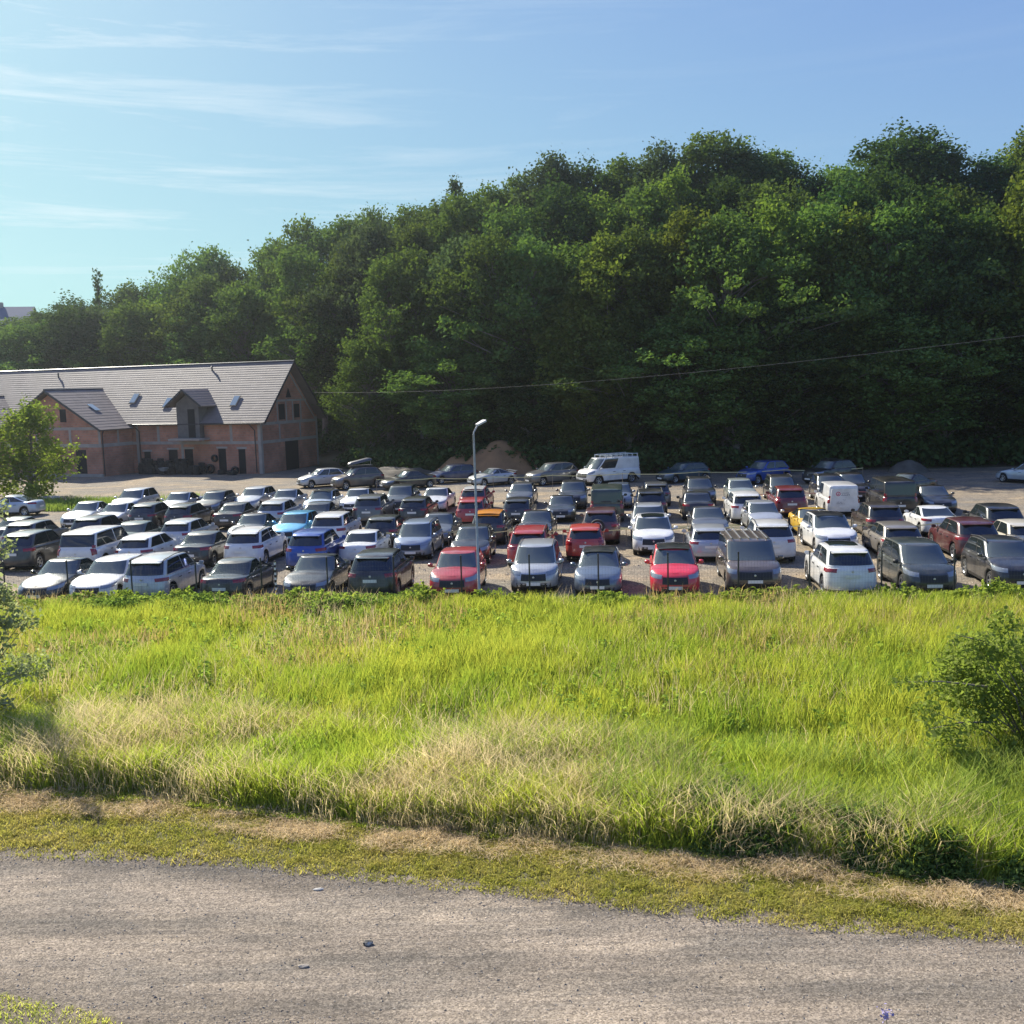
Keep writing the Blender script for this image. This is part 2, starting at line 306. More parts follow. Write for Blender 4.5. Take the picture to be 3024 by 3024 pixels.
# tall edge belt: green below, straw above
x,y=region(115000,-18,20,rg,lambda x:bl(x)-.05,lambda x:bl(x)+4.2,1.5)
keep=np.abs(x)<y*.56+1.5; x=x[keep]; y=y[keep]; P=np.stack([x,y,np.zeros(len(x))],1); edge=np.clip((y-bl(x)-.25*vnoise(x,y*0,1.3,7))/.45,.15,1)
o=obj('edge_grass',npmesh('edge_grass',blades(rg,P,(.45+.5*vnoise(x,y,1.3,6))*edge,.020,.4),6,G1)); tag(o,'taller green grass along the meadow edge','grass',kind='stuff')
x,y=region(80000,-18,20,rg,lambda x:bl(x)+.05,lambda x:bl(x)+4.6,1.2)
dry=.19+.10*(x<-.5)+.92*vnoise(x,y,.42,21)+.40*np.exp(-((x-.2)/3.2)**2)-.02*np.exp(-((x+9)/5)**2)-.22*(x>3.8)*1.0-.25*np.exp(-((x+3.2)/1.0)**2)-.25*np.exp(-(y-bl(x))/.35)
keep=(np.abs(x)<y*.56+1.5)&(dry+.35*vnoise(x,y,1.9,22)>.66)&(rg.random(len(x))<np.clip((dry-.40)*2.0,.22,.8)); x=x[keep]; y=y[keep]; P=np.stack([x,y,np.zeros(len(x))],1); edge=np.clip((y-bl(x))/.5,.4,1)
o=obj('dry_grass',npmesh('dry_grass',blades(rg,P,(.75+.45*vnoise(x,y,1.1,23))*edge,.013,.6,(.05,-.08)),6,G2)); tag(o,'tall bleached straw grass leaning over the meadow edge','dry grass',kind='stuff')
# scattered dry stalks in the meadow
x,y=region(22000,-22,24,rg,lambda x:bl(x)+4,lambda x:fence_y(x)-.3); keep=(vnoise(x,y,.5,31)>.5); x=x[keep];y=y[keep]; P=np.stack([x,y,np.zeros(len(x))],1)
o=obj('meadow_stalks',npmesh('meadow_stalks',blades(rg,P,.85,.012,.35),6,G2)); tag(o,'pale seed stalks standing in the meadow grass','grass stalks',kind='stuff')
# mown verge with a band of hay against the tall grass
x,y=region(190000,-16,18,rg,lambda x:xi(x,roadf)-.22,lambda x:bl(x)+.3)
keep=np.abs(x)<y*.56+1.2; x=x[keep]; y=y[keep]; t=(y-xi(x,roadf))/(bl(x)-xi(x,roadf)); fr=vnoise(x,y,2.5,41)
fr2=vnoise(x,y,5.5,43); keep=(t>.30*fr*fr2-.14)&(rg.random(len(x))<np.clip(t*3.2+fr*.5+.12,0,1)*np.clip(fr2*1.6,.35,1)); x=x[keep];y=y[keep];t=t[keep]
P=np.stack([x,y,np.zeros(len(x))],1)
o=obj('mown_grass',npmesh('mown_grass',blades(rg,P,.06+.09*vnoise(x,y,3.1,42)**2,.016,1.1),6,G3)); tag(o,'short mown grass verge beside the gravel road','grass',kind='stuff')
x,y=region(90000,-16,18,rg,lambda x:bl(x)-.95,lambda x:bl(x)+.35); t=np.exp(-((y-bl(x)+.15+.3*vnoise(x,y*0,.7,52))/.46)**2)
keep=(rg.random(len(x))<t*np.clip(1.9*vnoise(x,y,1.6,51)-.25,.05,1))&(np.abs(x)<y*.56+1.2); x=x[keep];y=y[keep]; P=np.stack([x,y,.01+(.04+.16*vnoise(x,y,2.6,53)**2)*rg.random(len(x))],1)
o=obj('hay_band',npmesh('hay_band',blades(rg,P,.10,.010,2.6),6,G4)); tag(o,'cut dry hay lying along the foot of the tall grass','hay',kind='stuff')
# near-side grass corner
x=rg.uniform(-11,1,13000); y=xi(x,sorted(roadn))+.15-np.abs(rg.normal(size=13000))*.8-.10-.25*np.clip(x+6,0,9); keep=(rg.random(len(x))<np.clip(.25+vnoise(x,y,1.8,61)*.8,0,1)); x=x[keep];y=y[keep]; P=np.stack([x,y,np.zeros(len(x))],1)
o=obj('near_verge_grass',npmesh('near_verge_grass',blades(rg,P,.07,.012,1.0),6,G3)); tag(o,'short grass on the near edge of the gravel road','grass',kind='stuff')
# leafy weeds along the fence, brambles at the front right, leaf litter clumps in the meadow
def weeds(name,n,pos,hfun,per,size,m,label,seed,cat='weeds'):
    rg=np.random.default_rng(seed); x,y=pos(n,rg); H=hfun(x,y,rg); c=[]
    t=rg.random((n,per)); r=.04+.16*(1-t)*rg.random((n,per)); th=rg.random((n,per))*6.28
    X=x[:,None]+r*np.cos(th)+.12*t*rg.normal(size=(n,1)); Y=y[:,None]+r*np.sin(th); Zz=.03+rise(y)[:,None]+H[:,None]*t
    Cn=np.stack([X,Y,Zz],-1).reshape(-1,3)
    o=obj(name,npmesh(name,leaves(rg,Cn,size,.3,1.8),4,m)); tag(o,label,cat,kind='stuff'); return o
weeds('fence_weeds',3800,lambda n,rg:((lambda x:(x,fence_y(x)-.15-np.abs(rg.normal(size=n))*.8))(rg.uniform(-26,26,n))),lambda x,y,rg:(.22+.62*vnoise(x,y,.9,71)**2)*(.7+.5*rg.random(len(x))),26,.085,G5,'leafy green weeds growing along the foot of the fence',72)
def brp(n,rg):
    x=rg.uniform(1.5,15,n); y=bl(x)+.1+np.abs(rg.normal(size=n))*.9; k=(vnoise(x,y,.8,81)>.35); return x[k],y[k]
rgb=np.random.default_rng(82); bx,by=brp(5200,rgb)
weeds('brambles',len(bx),lambda n,rg:(bx,by),lambda x,y,rg:(.30+.50*vnoise(x,y,1.0,83))*np.clip((y-bl(x))/.5,.3,1),26,.046,G6,'dark bramble leaves at the foot of the tall grass on the right',84,'brambles')
weeds('fence_nettles',1500,lambda n,rg:((lambda x:(x,fence_y(x)-.3-rg.random(n)*1.9))(-19+15.5*rg.random(n))),lambda x,y,rg:.22+.50*vnoise(x,y,.8,98),26,.07,G8,'taller dull green nettles before the left half of the fence',99)
x,y=region(26000,-20,24,rg,lambda x:bl(x)+3,lambda x:fence_y(x)-.3); keep=(vnoise(x,y,.35,33)>.55); x=x[keep];y=y[keep]
o=obj('seed_heads',npmesh('seed_heads',blades(rg,np.stack([x,y,.25+.2*rg.random(len(x))],1),.42,.016,.5),6,G9)); tag(o,'reddish brown grass seed heads in drifts over the meadow','seed heads',kind='stuff')
weeds('meadow_weeds',2600,lambda n,rg:((lambda x:(x,bl(x)+2.5+rg.random(n)**1.5*14))(rg.uniform(-20,22,n))),lambda x,y,rg:.35+.35*vnoise(x,y,.7,91),22,.06,G5,'broad-leaved herbs among the meadow grass',92)
x=rg.uniform(1.5,15,16000); y=bl(x)+.9+rg.random(16000)*3.6; keep=vnoise(x,y,.75,96)>.42; x=x[keep];y=y[keep]
o=obj('tall_reeds',npmesh('tall_reeds',blades(rg,np.stack([x,y,np.zeros(len(x))],1),.75+.4*vnoise(x,y,1.2,97),.020,.45),6,G7)); tag(o,'grey green broad-bladed grass behind the brambles on the right','tall grass',kind='stuff')
# rough verge by the building at far left
x=rg.uniform(-50,-24,26000); y=76+ (x+50)*-.05+rg.normal(size=26000)*2.0; keep=(y>72.5)&(vnoise(x,y,.5,95)>.25)&(y<80.5); x=x[keep];y=y[keep]
o=obj('rough_grass',npmesh('rough_grass',blades(rg,np.stack([x,y,np.zeros(len(x))],1),.5,.05,.5),6,G8)); tag(o,'strip of yellow green rough grass by the willow and the pale blue coupe','grass',kind='stuff')

TREES=[('s1', -22.01, 122.4, 19.79, 4.33, 1.1, 'slim tree at the wood foot, right above the gable of the brick building', 'deciduous_tree'),
 ('o2', -18.79, 122.02, 21.19, 3.01, 1.15, 'dark tree at the wood foot, left above the roof box car', 'deciduous_tree'),
 ('s2', -12.82, 109.64, 21.4, 4.98, 1.1, 'slim tree at the wood foot, right above the roof box car', 'deciduous_tree'),
 ('m1', -8.92, 108.42, 22.22, 3.22, 1.15, 'green tree at the wood foot, above the navy back row estate', 'deciduous_tree'),
 ('g1', -4.63, 104.77, 22.42, 1.48, 1.1, 'grey green tree at the wood foot, left above the lamp post', 'deciduous_tree'),
 ('s3', -0.89, 101.37, 22.12, 2.33, 1.1, 'slim tree at the wood foot, left above the sand heap', 'deciduous_tree'),
 ('m2', 2.42, 101.2, 21.76, 0.43, 1.2, 'green tree at the wood foot, right above the sand heap', 'deciduous_tree'),
 ('o1', 6.15, 99.91, 20.75, 1.46, 1.1, 'dark tree at the wood foot, right above the yellow site trailer', 'deciduous_tree'),
 ('b1', 8.93, 97.12, 21.05, 0.27, 1.25, 'bright green tree at the wood foot, above the white van with roof rack', 'deciduous_tree'),
 ('m3', 12.51, 98.24, 21.83, 4.64, 1.2, 'green tree at the wood foot, left above the blue green back row estate', 'deciduous_tree'),
 ('b2', 16.35, 97.44, 23.29, 3.87, 1.25, 'bright green tree at the wood foot, above the blue green back row estate', 'deciduous_tree'),
 ('m1', 19.97, 94.87, 23.02, 2.07, 1.2, 'green tree at the wood foot, left above the royal blue back row SUV', 'deciduous_tree'),
 ('b1', 23.94, 95.48, 23.39, 0.73, 1.25, 'bright green tree at the wood foot, right above the royal blue back row SUV', 'deciduous_tree'),
 ('o1', 28.19, 96.02, 23.09, 2.31, 1.2, 'dark tree at the wood foot, above the rightmost angled back row SUV', 'deciduous_tree'),
 ('b2', 31.02, 93.63, 22.31, 5.13, 1.15, 'bright green tree at the wood foot, left above the black passenger van', 'deciduous_tree'),
 ('m2', 34.57, 93.05, 22.58, 5.83, 1.3, 'green tree at the wood foot, right above the black passenger van', 'deciduous_tree'),
 ('o2', 38.64, 93.29, 22.98, 3.47, 1.25, 'dark tree at the wood foot, above the grey gravel heap', 'deciduous_tree'),
 ('m3', 41.86, 92.55, 21.64, 3.04, 1.2, 'green tree at the wood foot, above the empty end of the car park', 'deciduous_tree'),
 ('b1', 44.85, 91.69, 24.11, 0.23, 1.2, 'bright green tree at the wood foot, right above the empty end of the car park', 'deciduous_tree'),
 ('m1', 49.25, 92.78, 26.45, 1.47, 1.3, 'green tree at the wood foot, right above the pale car at the right edge', 'deciduous_tree'),
 ('m3', -14.51, 106.39, 13.1, 1.31, 0.9, 'green tree low at the wood edge, above the roof box car', 'deciduous_tree'),
 ('o1', -5.66, 102.93, 12.2, 5.61, 1.0, 'dark tree low at the wood edge, left above the lamp post', 'deciduous_tree'),
 ('o2', 2.62, 98.55, 11.33, 4.79, 0.95, 'dark tree low at the wood edge, left above the yellow site trailer', 'deciduous_tree'),
 ('b2', 6.1, 96.45, 16.01, 4.58, 1.1, 'bright green tree low at the wood edge, right above the yellow site trailer', 'deciduous_tree'),
 ('b1', 7.39, 94.94, 12.05, 2.99, 0.9, 'bright green tree low at the wood edge, left above the white van with roof rack', 'deciduous_tree'),
 ('m2', 10.8, 94.87, 14.34, 1.26, 1.0, 'green tree low at the wood edge, right above the white van with roof rack', 'deciduous_tree'),
 ('o1', 16.04, 94.44, 13.7, 5.57, 1.1, 'dark tree low at the wood edge, right above the blue green back row estate', 'deciduous_tree'),
 ('m3', 20.55, 93.1, 12.56, 2.29, 1.0, 'green tree low at the wood edge, left above the royal blue back row SUV', 'deciduous_tree'),
 ('o2', 24.7, 92.7, 15.22, 2.42, 1.15, 'dark tree low at the wood edge, right above the royal blue back row SUV', 'deciduous_tree'),
 ('m1', 30.0, 92.99, 13.72, 2.43, 1.1, 'green tree low at the wood edge, right above the rightmost angled back row SUV', 'deciduous_tree'),
 ('o1', 33.53, 90.97, 13.03, 0.59, 1.1, 'dark tree low at the wood edge, right above the black passenger van', 'deciduous_tree'),
 ('m2', 38.83, 91.5, 13.85, 6.23, 1.1, 'green tree low at the wood edge, right above the grey gravel heap', 'deciduous_tree'),
 ('o2', 42.67, 90.67, 12.78, 3.09, 1.1, 'dark tree low at the wood edge, right above the empty end of the car park', 'deciduous_tree'),
 ('m3', 46.35, 90.32, 14.47, 4.7, 1.1, 'green tree low at the wood edge, left above the pale car at the right edge', 'deciduous_tree'),
 ('s1', -46.55, 138.5, 18.6, 0.71, 1.15, 'slim tree midway up the wood, right above the long roof, left part', 'deciduous_tree'),
 ('m2', -38.53, 135.5, 23.04, 4.78, 1.15, 'green tree midway up the wood, left above the long roof, middle', 'deciduous_tree'),
 ('m3', -33.16, 130.75, 21.15, 1.09, 1.15, 'green tree midway up the wood, right above the long roof, middle', 'deciduous_tree'),
 ('s2', -25.93, 128.05, 25.04, 5.64, 1.15, 'slim tree midway up the wood, above the gable of the brick building', 'deciduous_tree'),
 ('s1', -19.52, 124.83, 24.88, 3.71, 1.15, 'slim tree midway up the wood, left above the roof box car', 'deciduous_tree'),
 ('g1', -15.06, 121.79, 26.37, 5.5, 1.15, 'grey green tree midway up the wood, above the roof box car', 'deciduous_tree'),
 ('m2', -9.65, 118.69, 26.22, 4.66, 1.15, 'green tree midway up the wood, above the navy back row estate', 'deciduous_tree'),
 ('o1', -5.26, 116.42, 28.43, 1.82, 1.15, 'dark tree midway up the wood, left above the lamp post', 'deciduous_tree'),
 ('s2', 0.09, 112.44, 26.42, 4.05, 1.15, 'slim tree midway up the wood, above the sand heap', 'deciduous_tree'),
 ('o2', 5.47, 114.57, 29.06, 1.58, 1.15, 'dark tree midway up the wood, above the yellow site trailer', 'deciduous_tree'),
 ('b1', 9.61, 113.47, 27.39, 5.65, 1.15, 'bright green tree midway up the wood, above the white van with roof rack', 'deciduous_tree'),
 ('m2', 14.81, 112.19, 28.42, 2.68, 1.15, 'green tree midway up the wood, left above the blue green back row estate', 'deciduous_tree'),
 ('b1', 18.68, 111.8, 29.33, 3.7, 1.15, 'bright green tree midway up the wood, above the blue green back row estate', 'deciduous_tree'),
 ('o2', 22.22, 110.46, 28.06, 5.99, 1.15, 'dark tree midway up the wood, left above the royal blue back row SUV', 'deciduous_tree'),
 ('o1', 26.59, 107.63, 26.97, 6.0, 1.15, 'dark tree midway up the wood, right above the royal blue back row SUV', 'deciduous_tree'),
 ('m3', 30.94, 106.79, 23.71, 5.69, 1.15, 'green tree midway up the wood, left above the rightmost angled back row SUV', 'deciduous_tree'),
 ('o2', 34.87, 105.51, 26.14, 4.03, 1.15, 'dark tree midway up the wood, left above the black passenger van', 'deciduous_tree'),
 ('o2', 38.34, 104.42, 27.72, 1.91, 1.15, 'dark tree midway up the wood, right above the black passenger van', 'deciduous_tree'),
 ('m2', 44.09, 104.9, 26.07, 1.14, 1.15, 'green tree midway up the wood, right above the grey gravel heap', 'deciduous_tree'),
 ('m3', 47.51, 103.31, 23.97, 3.79, 1.15, 'green tree midway up the wood, above the empty end of the car park', 'deciduous_tree'),
 ('b1', 52.69, 105.19, 25.96, 0.05, 1.15, 'bright green tree midway up the wood, left above the pale car at the right edge', 'deciduous_tree'),
 ('m1', -84.66, 167.19, 20.26, 0.4, 1.3, 'green tree on the skyline, left above the far house at the left edge', 'deciduous_tree'),
 ('o1', -79.17, 166.39, 20.27, 1.1, 1.3, 'dark tree on the skyline, right above the far house at the left edge', 'deciduous_tree'),
 ('m2', -73.5, 164.35, 21.35, 1.59, 1.35, 'green tree on the skyline, left above the roof of the left wing', 'deciduous_tree'),
 ('o2', -68.01, 162.45, 22.53, 1.97, 1.4, 'dark tree on the skyline, right above the roof of the left wing', 'deciduous_tree'),
 ('c1', -60.93, 157.83, 26.64, 2.44, 1.2, 'narrow pointed conifer-like tree rising above the left skyline', 'deciduous_tree'),
 ('m3', -56.45, 157.07, 24.04, 5.66, 1.3, 'green tree on the skyline, above the long roof, left part', 'deciduous_tree'),
 ('o2', -51.48, 155.18, 23.35, 3.16, 1.3, 'dark tree on the skyline, right above the long roof, left part', 'deciduous_tree'),
 ('m2', -46.94, 153.51, 24.68, 5.95, 1.3, 'green tree on the skyline, left above the long roof, middle', 'deciduous_tree'),
 ('o1', -41.56, 149.01, 27.85, 3.78, 1.2, 'dark tree on the skyline, left above the long roof, middle', 'deciduous_tree'),
 ('m1', -37.23, 147.69, 25.39, 4.61, 1.3, 'green tree on the skyline, right above the long roof, middle', 'deciduous_tree'),
 ('m3', -32.71, 146.56, 28.18, 1.95, 1.3, 'green tree on the skyline, left above the gable of the brick building', 'deciduous_tree'),
 ('m2', -27.31, 142.39, 30.63, 3.3, 1.3, 'green tree on the skyline, above the gable of the brick building', 'deciduous_tree'),
 ('m1', -22.14, 139.15, 30.21, 0.4, 1.3, 'green tree on the skyline, left above the roof box car', 'deciduous_tree'),
 ('m3', -17.35, 137.49, 30.66, 6.13, 1.2, 'green tree on the skyline, above the roof box car', 'deciduous_tree'),
 ('o1', -12.43, 132.98, 30.15, 2.0, 1.2, 'dark tree on the skyline, left above the navy back row estate', 'deciduous_tree'),
 ('w1', -5.9, 131.62, 33.65, 0.68, 1.1, 'weeping birch standing out of the skyline above the lamp post', 'deciduous_tree'),
 ('m1', -9.05, 129.93, 30.38, 0.46, 1.1, 'green tree on the skyline, right above the navy back row estate', 'deciduous_tree'),
 ('m3', -1.3, 128.81, 31.55, 4.77, 1.3, 'green tree on the skyline, right above the lamp post', 'deciduous_tree'),
 ('m2', 2.25, 126.52, 32.72, 3.9, 1.2, 'green tree on the skyline, right above the sand heap', 'deciduous_tree'),
 ('g1', 6.27, 123.83, 34.1, 4.05, 1.2, 'grey green tree on the skyline, above the yellow site trailer', 'deciduous_tree'),
 ('o2', 10.33, 124.55, 33.06, 3.25, 1.2, 'dark tree on the skyline, above the white van with roof rack', 'deciduous_tree'),
 ('m1', 14.26, 123.36, 34.02, 2.52, 1.2, 'green tree on the skyline, right above the white van with roof rack', 'deciduous_tree'),
 ('g2', 18.32, 121.65, 34.15, 0.31, 1.2, 'grey green tree on the skyline, left above the blue green back row estate', 'deciduous_tree'),
 ('o1', 22.87, 121.59, 35.42, 1.55, 1.35, 'dark tree on the skyline, right above the blue green back row estate', 'deciduous_tree'),
 ('o2', 27.57, 122.25, 33.73, 5.13, 1.2, 'dark tree on the skyline, left above the royal blue back row SUV', 'deciduous_tree'),
 ('o1', 31.17, 121.99, 33.57, 2.86, 1.2, 'dark tree on the skyline, right above the royal blue back row SUV', 'deciduous_tree'),
 ('o2', 33.9, 119.73, 30.97, 2.42, 0.9, 'dark tree on the skyline, left above the rightmost angled back row SUV', 'deciduous_tree'),
 ('o1', 39.17, 120.26, 31.47, 3.97, 1.1, 'dark tree on the skyline, right above the rightmost angled back row SUV', 'deciduous_tree'),
 ('o2', 45.03, 121.66, 35.36, 0.54, 1.5, 'dark tree on the skyline, right above the black passenger van', 'deciduous_tree'),
 ('o1', 49.23, 119.24, 33.27, 3.09, 1.3, 'dark tree on the skyline, above the grey gravel heap', 'deciduous_tree'),
 ('o2', 54.0, 119.77, 31.35, 5.59, 1.3, 'dark tree on the skyline, above the empty end of the car park', 'deciduous_tree'),
 ('b2', 58.7, 119.56, 34.56, 3.94, 1.1, 'yellow green tree on the skyline at the right edge of the photo', 'deciduous_tree'),
 ('o1', 63.12, 119.03, 33.17, 4.2, 1.3, 'dark tree on the skyline, right above the pale car at the right edge', 'deciduous_tree'),
 ('m2', -72.41, 144.27, 17.65, 4.39, 1.3, 'green tree at the wood foot, left above the far house at the left edge', 'deciduous_tree'),
 ('o1', -67.51, 143.23, 17.62, 1.54, 1.3, 'dark tree at the wood foot, right above the far house at the left edge', 'deciduous_tree'),
 ('m1', -63.73, 143.86, 18.27, 2.42, 1.3, 'green tree at the wood foot, left above the roof of the left wing', 'deciduous_tree'),
 ('o2', -58.98, 142.35, 19.35, 5.18, 1.3, 'dark tree at the wood foot, right above the roof of the left wing', 'deciduous_tree'),
 ('g2', -55.8, 143.47, 19.48, 6.21, 1.3, 'grey green tree at the wood foot, left above the long roof, left part', 'deciduous_tree'),
 ('m3', -50.6, 139.36, 19.97, 1.96, 1.3, 'green tree at the wood foot, left above the long roof, left part', 'deciduous_tree'),
 ('b1', -47.42, 140.3, 19.61, 2.46, 1.3, 'bright green tree at the wood foot, right above the long roof, left part', 'deciduous_tree'),
 ('s1', -42.82, 138.38, 20.73, 3.47, 1.3, 'slim tree at the wood foot, left above the long roof, middle', 'deciduous_tree'),
 ('m2', -38.11, 136.52, 20.12, 1.9, 1.3, 'green tree at the wood foot, above the long roof, middle', 'deciduous_tree'),
 ('s2', -34.04, 138.24, 20.15, 4.66, 1.3, 'slim tree at the wood foot, right above the long roof, middle', 'deciduous_tree'),
 ('o1', -29.11, 134.72, 19.07, 0.68, 1.3, 'dark tree at the wood foot, left above the gable of the brick building', 'deciduous_tree'),
 ('m1', -26.27, 135.49, 17.36, 4.42, 1.3, 'green tree at the wood foot, above the gable of the brick building', 'deciduous_tree')]
# ================================================================ trees
m_bark=mat('bark',(.14,.125,.105),.95,noise=(3,(.24,.215,.18),.35,.65),bump=(14,.6,.04)); m_birch=mat('birch_bark',(.42,.41,.38),.9,noise=(4,(.1,.09,.08),.5,.62))
LF=[leafmat('leaf_dark',(.032,.074,.024),(.090,.140,.046),(1.4,1.5,.7),.24,.5,.45,.7),
    leafmat('leaf_mid',(.068,.125,.034),(.152,.215,.064),(1.4,1.5,.7),.28,.5,.5,.7),
    leafmat('leaf_bright',(.085,.140,.030),(.175,.225,.055),(1.4,1.45,.7),.36,.5,.5,.7),
    leafmat('leaf_silver',(.06,.10,.04),(.12,.17,.07),(1.2,1.3,.9),.3,.9,.4,.6),
    leafmat('leaf_weep',(.13,.19,.035),(.26,.30,.06),(1.3,1.4,.8),.45,.9,.5,.55)]
def tree_meshes(seed,H,R,base,kind,leaf,size=.30,ncl=95,per=130,bark=None):
    rg=np.random.default_rng(seed); rr=random.Random(seed); mb=MB()
    bend=[(rr.uniform(-.4,.4),rr.uniform(-.4,.4)) for _ in range(3)]
    def axis(z):
        u=z/H; return Vector((bend[0][0]*math.sin(u*2.6)+bend[1][0]*u,bend[0][1]*math.sin(u*2.2)+bend[1][1]*u,z))
    nt_=9; tr=.022*H
    mb.tube([axis(H*.93*i/nt_) for i in range(nt_+1)],[tr*(1.35 if i==0 else 1)*(1-.88*i/nt_) for i in range(nt_+1)],9)
    def prof(u):
        if kind=='round': return math.sin(PI*min(1,max(0,u))**1.0)**.52
        if kind=='tall': return math.sin(PI*min(1,max(0,u))**.88)**.6
        if kind=='slim': return .62*math.sin(PI*u**.7)**.7
        if kind=='cone': return (1-u)**.85*.75+.05
        return math.sin(PI*u**.8)**.6
    cl=[]; tries=0
    lobes=[(rr.uniform(0,6.28),rr.uniform(.1,.9),rr.uniform(.12,.42)) for _ in range(11)]
    while len(cl)<ncl and tries<9000:
        tries+=1; u=rr.random()**.85; z=base+(H-base)*u; th=rr.uniform(0,6.28); rad=R*prof(u)
        for lt,lu,la in lobes:
            rad*=1+la*math.cos(th-lt)*math.exp(-((u-lu)/.16)**2)
        q=math.sqrt(rr.random())
        if q<.35 and rr.random()<.75: continue
        rad*=q*1.0; p=axis(min(z,H*.93))+Vector((rad*math.cos(th),rad*math.sin(th),0)); p.z=z
        rc=rr.uniform(.42,.98)*(R/4.3)*(1 if kind!='cone' else .7)
        if any((p-c).length<.62*(rc+c_) *.62 for c,c_ in cl): continue
        cl.append((p,rc))
    Cs=[]
    for p,rc in cl:
        k=int(per*(rc/.80)**2); d=rg.normal(size=(k,3)); d/=np.linalg.norm(d,axis=1)[:,None]; d[:,2]=np.where(d[:,2]<-.15,d[:,2]*.5,d[:,2])
        rad=rc*(.45+.60*rg.random(k)**.6); q=d*rad[:,None]; q[:,2]*=.85
        od=np.array([p.x,p.y,rr.uniform(.5,3.2)]); od/=np.linalg.norm(od); q+=(q@od)[:,None]*od[None]*rr.uniform(.3,1.1)
        # small twigs sticking out break the ball
        tw=rg.random(k)<.22; q[tw]*=rg.uniform(1.1,1.7,(int(tw.sum()),1))
        if kind=='weep':
            q[:,2]-=np.abs(rg.normal(size=k))*rc*.9; q[:,:2]*=.8
        Cs.append(np.array(p)[None]+q)
    for p,rc in cl:
        if rr.random()<.62:
            z0=max(base*.7,p.z-rr.uniform(1.2,3.2)*(H/16)); z0=min(z0,H*.86); a=axis(z0); mid=a.lerp(p,.5)+Vector((0,0,.25)); rb=tr*(1-.85*z0/H)*.45
            mb.tube([a,mid,p],[rb,rb*.6,rb*.15],5,False)
    V=leaves(rg,np.concatenate(Cs),size,.35,1.45)
    return mb.mesh('trunk',bark or m_bark,True),npmesh('crown',V,4,leaf)
TP={}
def tree_proto(key):
    if key in TP: return TP[key]
    k,sd=key[0],int(key[1:])
    A=dict(o=(17,5.0,2.6,'round',LF[sd%2],.215,250,120),m=(17,4.3,3.4,'tall',LF[1],.205,250,115),b=(16,4.1,1.3,'tall',LF[2],.205,240,115),s=(17,4.1,4.8,'tall',LF[1],.20,230,105),c=(15,2.9,1.2,'cone',LF[0],.22,120,95),w=(16,3.2,3,'weep',LF[3],.20,110,140),v=(8,3.0,.3,'weep',LF[4],.17,90,200),g=(16,4.1,4.2,'tall',LF[3],.20,230,110))[k]
    TP[key]=tree_meshes(sd*7+ord(k),*A[:5],size=A[5],ncl=A[6],per=A[7],bark=m_birch if k in'w' else None)+(A[0],)
    return TP[key]
def put_tree(key,x,y,ztop,rz,label,name='deciduous_tree',group=None,cat='tree',wide=None):
    tm,cm,H=tree_proto(key); z=float(hill(np.array(x,float),np.array(y,float))); s=(ztop-z)/H
    r=empty(name,(x,y,z-.15),rz,label,cat,group); w=wide or min(1.35,max(.85,s))
    r.scale=(w,w,s); obj('trunk',tm,r); obj('crown',cm,r); return r
for i,(key,x,y,zt,rz,wd,label,nm) in enumerate(TREES):
    put_tree(key,x,y,zt,rz,label,nm,'trees of the wood behind the car park',wide=wd)
# undergrowth at the wood's foot and filling the slope between the trunks
rg=np.random.default_rng(77)
n=2600; x=rg.uniform(-70,75,n); f=rg.random(n)**1.6
foot=np.where(x<-10,np.minimum(98+(-10-x)*1.0,128),np.where(x<14,98-(x+10)*.35,89.6-(x-14)*.06))
y=foot+.5+f*30; k=~((x>-62)&(x<-17)&(y<122-.3*(x+40)))
x=x[k];y=y[k]; z=hill(x,y); hh=.7+2.2*vnoise(x,y,.13,78)+.8*rg.random(len(x)); per=46
d=rg.normal(size=(len(x),per,3)); d/=np.linalg.norm(d,axis=2)[...,None]; d*= (rg.random((len(x),per))**.4)[...,None]
Cn=np.stack([x[:,None]+d[...,0]*1.6,y[:,None]+d[...,1]*1.3,z[:,None]+hh[:,None]*(.5+.55*d[...,2])],-1).reshape(-1,3)
o=obj('undergrowth',npmesh('undergrowth',leaves(rg,Cn,.34,.3,1.4),4,LF[0])); tag(o,'dark shrubs and saplings under the trees of the wood','undergrowth',kind='stuff')
# willow-like trees by the building
put_tree('v1',-39.0,82.5,7.9,.4,'small bright green weeping tree before the left wing of the brick building','weeping_tree',None,'tree',1.12)
put_tree('v2',-42.6,81.0,7.4,2.2,'second weeping tree, cut by the left edge of the photo','weeping_tree',None,'tree',1.1)
# ---- foreground shrubs
def shrub(name,loc,blobs,leaf,size,per,label,cat,seed,twigs=()):
    rg=np.random.default_rng(seed); rr=random.Random(seed); r=empty(name,loc,0,label,cat); Cs=[]; mb=MB()
    for (x,y,z,rad) in blobs:
        k=int(per*rad*rad); d=rg.normal(size=(k,3)); d/=np.linalg.norm(d,axis=1)[:,None]; q=d*(rad*(.35+.7*rg.random(k)**.5))[:,None]*np.array([1,1,.85]); tw=rg.random(k)<.12; q[tw]*=1.5
        c=np.array([x,y,z])[None]+q; Cs.append(c[c[:,2]>.05]); mb.tube([(x*.15,y*.15,0),(x*.5,y*.5,z*.6),(x,y,z)],[.03,.016,.005],6,False)
    for (a,b,cnt) in twigs:
        a=np.array(a);b=np.array(b); t=rg.random(cnt)[:,None]; Cs.append(a+(b-a)*t+rg.normal(size=(cnt,3))*.10); mb.tube([tuple(a),tuple((a+b)/2+np.array([0,0,.06])),tuple(b)],[.025,.016,.005],5,False)
    mb.build('branches',m_bark,r,True); obj('foliage',npmesh('foliage',leaves(rg,np.concatenate(Cs),size,.25,1.7),4,leaf),r); return r
